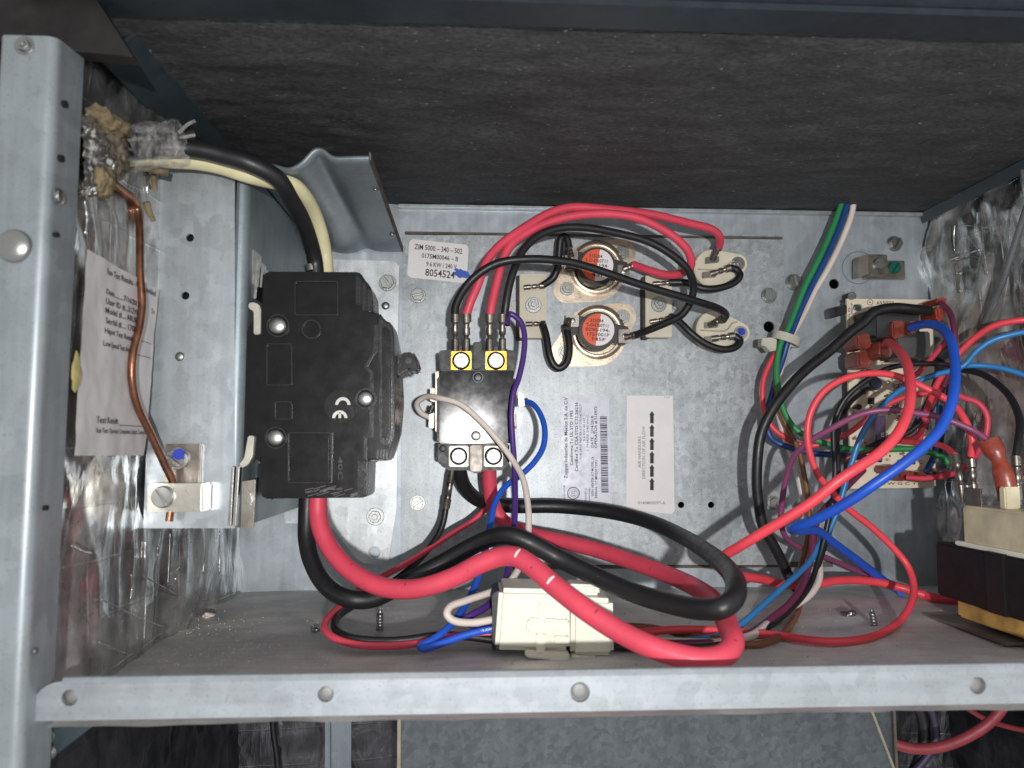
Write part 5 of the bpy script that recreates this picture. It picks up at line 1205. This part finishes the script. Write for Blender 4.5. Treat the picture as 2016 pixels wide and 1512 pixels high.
# ================================================================== LOWER COMPARTMENT
bh = empty('blower_housing', W(1240, 1600, 0.34), 'speckled grey blower housing sheet below the front lip', 'blower housing')
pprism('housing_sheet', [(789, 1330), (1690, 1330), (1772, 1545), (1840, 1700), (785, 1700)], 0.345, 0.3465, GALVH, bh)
pprism('housing_rim', [(783, 1330), (790, 1330), (787, 1700), (780, 1700)], 0.343, 0.352, CREAMW and plain('raw_edge', '#9a9284', 0.5, 0.4), bh, 0.0003)
pprism('sheet_rim', [(1688, 1330), (1693, 1330), (1775, 1545), (1843, 1700), (1838, 1700), (1770, 1545)], 0.3435, 0.3475, MATS['raw_edge'], bh, 0.0002)
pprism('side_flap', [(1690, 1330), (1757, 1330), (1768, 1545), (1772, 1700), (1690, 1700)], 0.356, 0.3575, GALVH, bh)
pprism('flap_rim', [(1755, 1330), (1760, 1330), (1771, 1545), (1775, 1700), (1770, 1700), (1765, 1545)], 0.354, 0.358, RUST_SHADOW, bh, 0.0002)
def flow(u, v):
    x = XL - 0.02 + (XR + 0.06 - XL) * u; z = -0.32 + (ZF - 0.006 + 0.32) * v
    return Vector((x, 0.47 + 0.004 * abs(fbm((x, z, 0), 60)) + 0.02 * math.sin(x * 9), z))
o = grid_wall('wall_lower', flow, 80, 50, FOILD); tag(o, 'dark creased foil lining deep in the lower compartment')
def flowr(u, v):
    y = 0.25 + 0.24 * u; z = -0.32 + (ZF - 0.006 + 0.32) * v
    return Vector((XR + 0.02 + 0.004 * abs(fbm((0, y, z), 60)), y, z))
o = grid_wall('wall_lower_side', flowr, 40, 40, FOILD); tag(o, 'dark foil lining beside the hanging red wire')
ls = empty('support_strip', W(668, 1600, 0.43), 'narrow galvanised upright strip deep below the front lip', 'strip')
pprism('strip_sheet', [(648, 1330), (692, 1330), (690, 1700), (648, 1700)], 0.43, 0.432, GALVD, ls)
pprism('strip_fold', [(640, 1330), (649, 1330), (649, 1700), (638, 1700)], 0.425, 0.434, GALVD, ls, 0.0005)
lc = bmesh.new()
o = wire('hanging_wire', 'thin dark cord hanging along the foil in the lower compartment', [(536, 1390, 0.42), (538, 1440, 0.42), (545, 1490, 0.42), (548, 1560, 0.42)], 0.003, BLACKW, 'cord')
lb_ = empty('lower_bracket', W(60, 1500, 0.255), 'rounded galvanised bracket end tucked under the front lip', 'bracket')
pprism('bracket_face', [(62, 1425), (190, 1424), (105, 1490), (75, 1505), (58, 1490), (50, 1455)], 0.246, 0.2475, TRIM, lb_, 0.0003)
tubep('bracket_bead', [W(x, y, 0.244) for x, y in ((56, 1425), (51, 1450), (53, 1475), (60, 1498))], [0.0012] * 4, GALVP, lb_)
screw('pan', 88, 1450, 0.246, 17, ZINC, lb_)
screw('pan', 96, 1482, 0.246, 13, ZINC, lb_)
wire('lower_wire', 'red wire sagging in the dark lower compartment', [(1740, 1458, 0.372), (1765, 1466, 0.37), (1800, 1474, 0.368), (1850, 1471, 0.366), (1900, 1453, 0.364), (1945, 1425, 0.362), (1975, 1390, 0.36), (1985, 1350, 0.36)], 0.005, plain('shaded_red_wire', '#8a333b', 0.5))  # dimness of the lower compartment put into the wire colour
wire('lower_wire', 'purple wire dropping in the dark lower compartment', [(1828, 1380, 0.40), (1840, 1420, 0.40), (1842, 1455, 0.40), (1825, 1490, 0.40), (1795, 1525, 0.40)], 0.004, plain('shaded_purple_wire', '#3a3048', 0.5))  # darkened purple, shade under the lip painted in
wire('lower_wire', 'thin dull red wire crossing above the sagging red one', [(1880, 1378, 0.41), (1910, 1398, 0.41), (1945, 1418, 0.41), (1990, 1432, 0.41), (2030, 1440, 0.41)], 0.0028, plain('shaded_red_wire', '#8a333b', 0.5))  # same darkened red, painted as if in shade
wire('lower_wire', 'black wire bowed behind the purple one below the floor', [(1805, 1380, 0.405), (1818, 1420, 0.405), (1818, 1470, 0.405), (1800, 1520, 0.405)], 0.006, BLACKW)
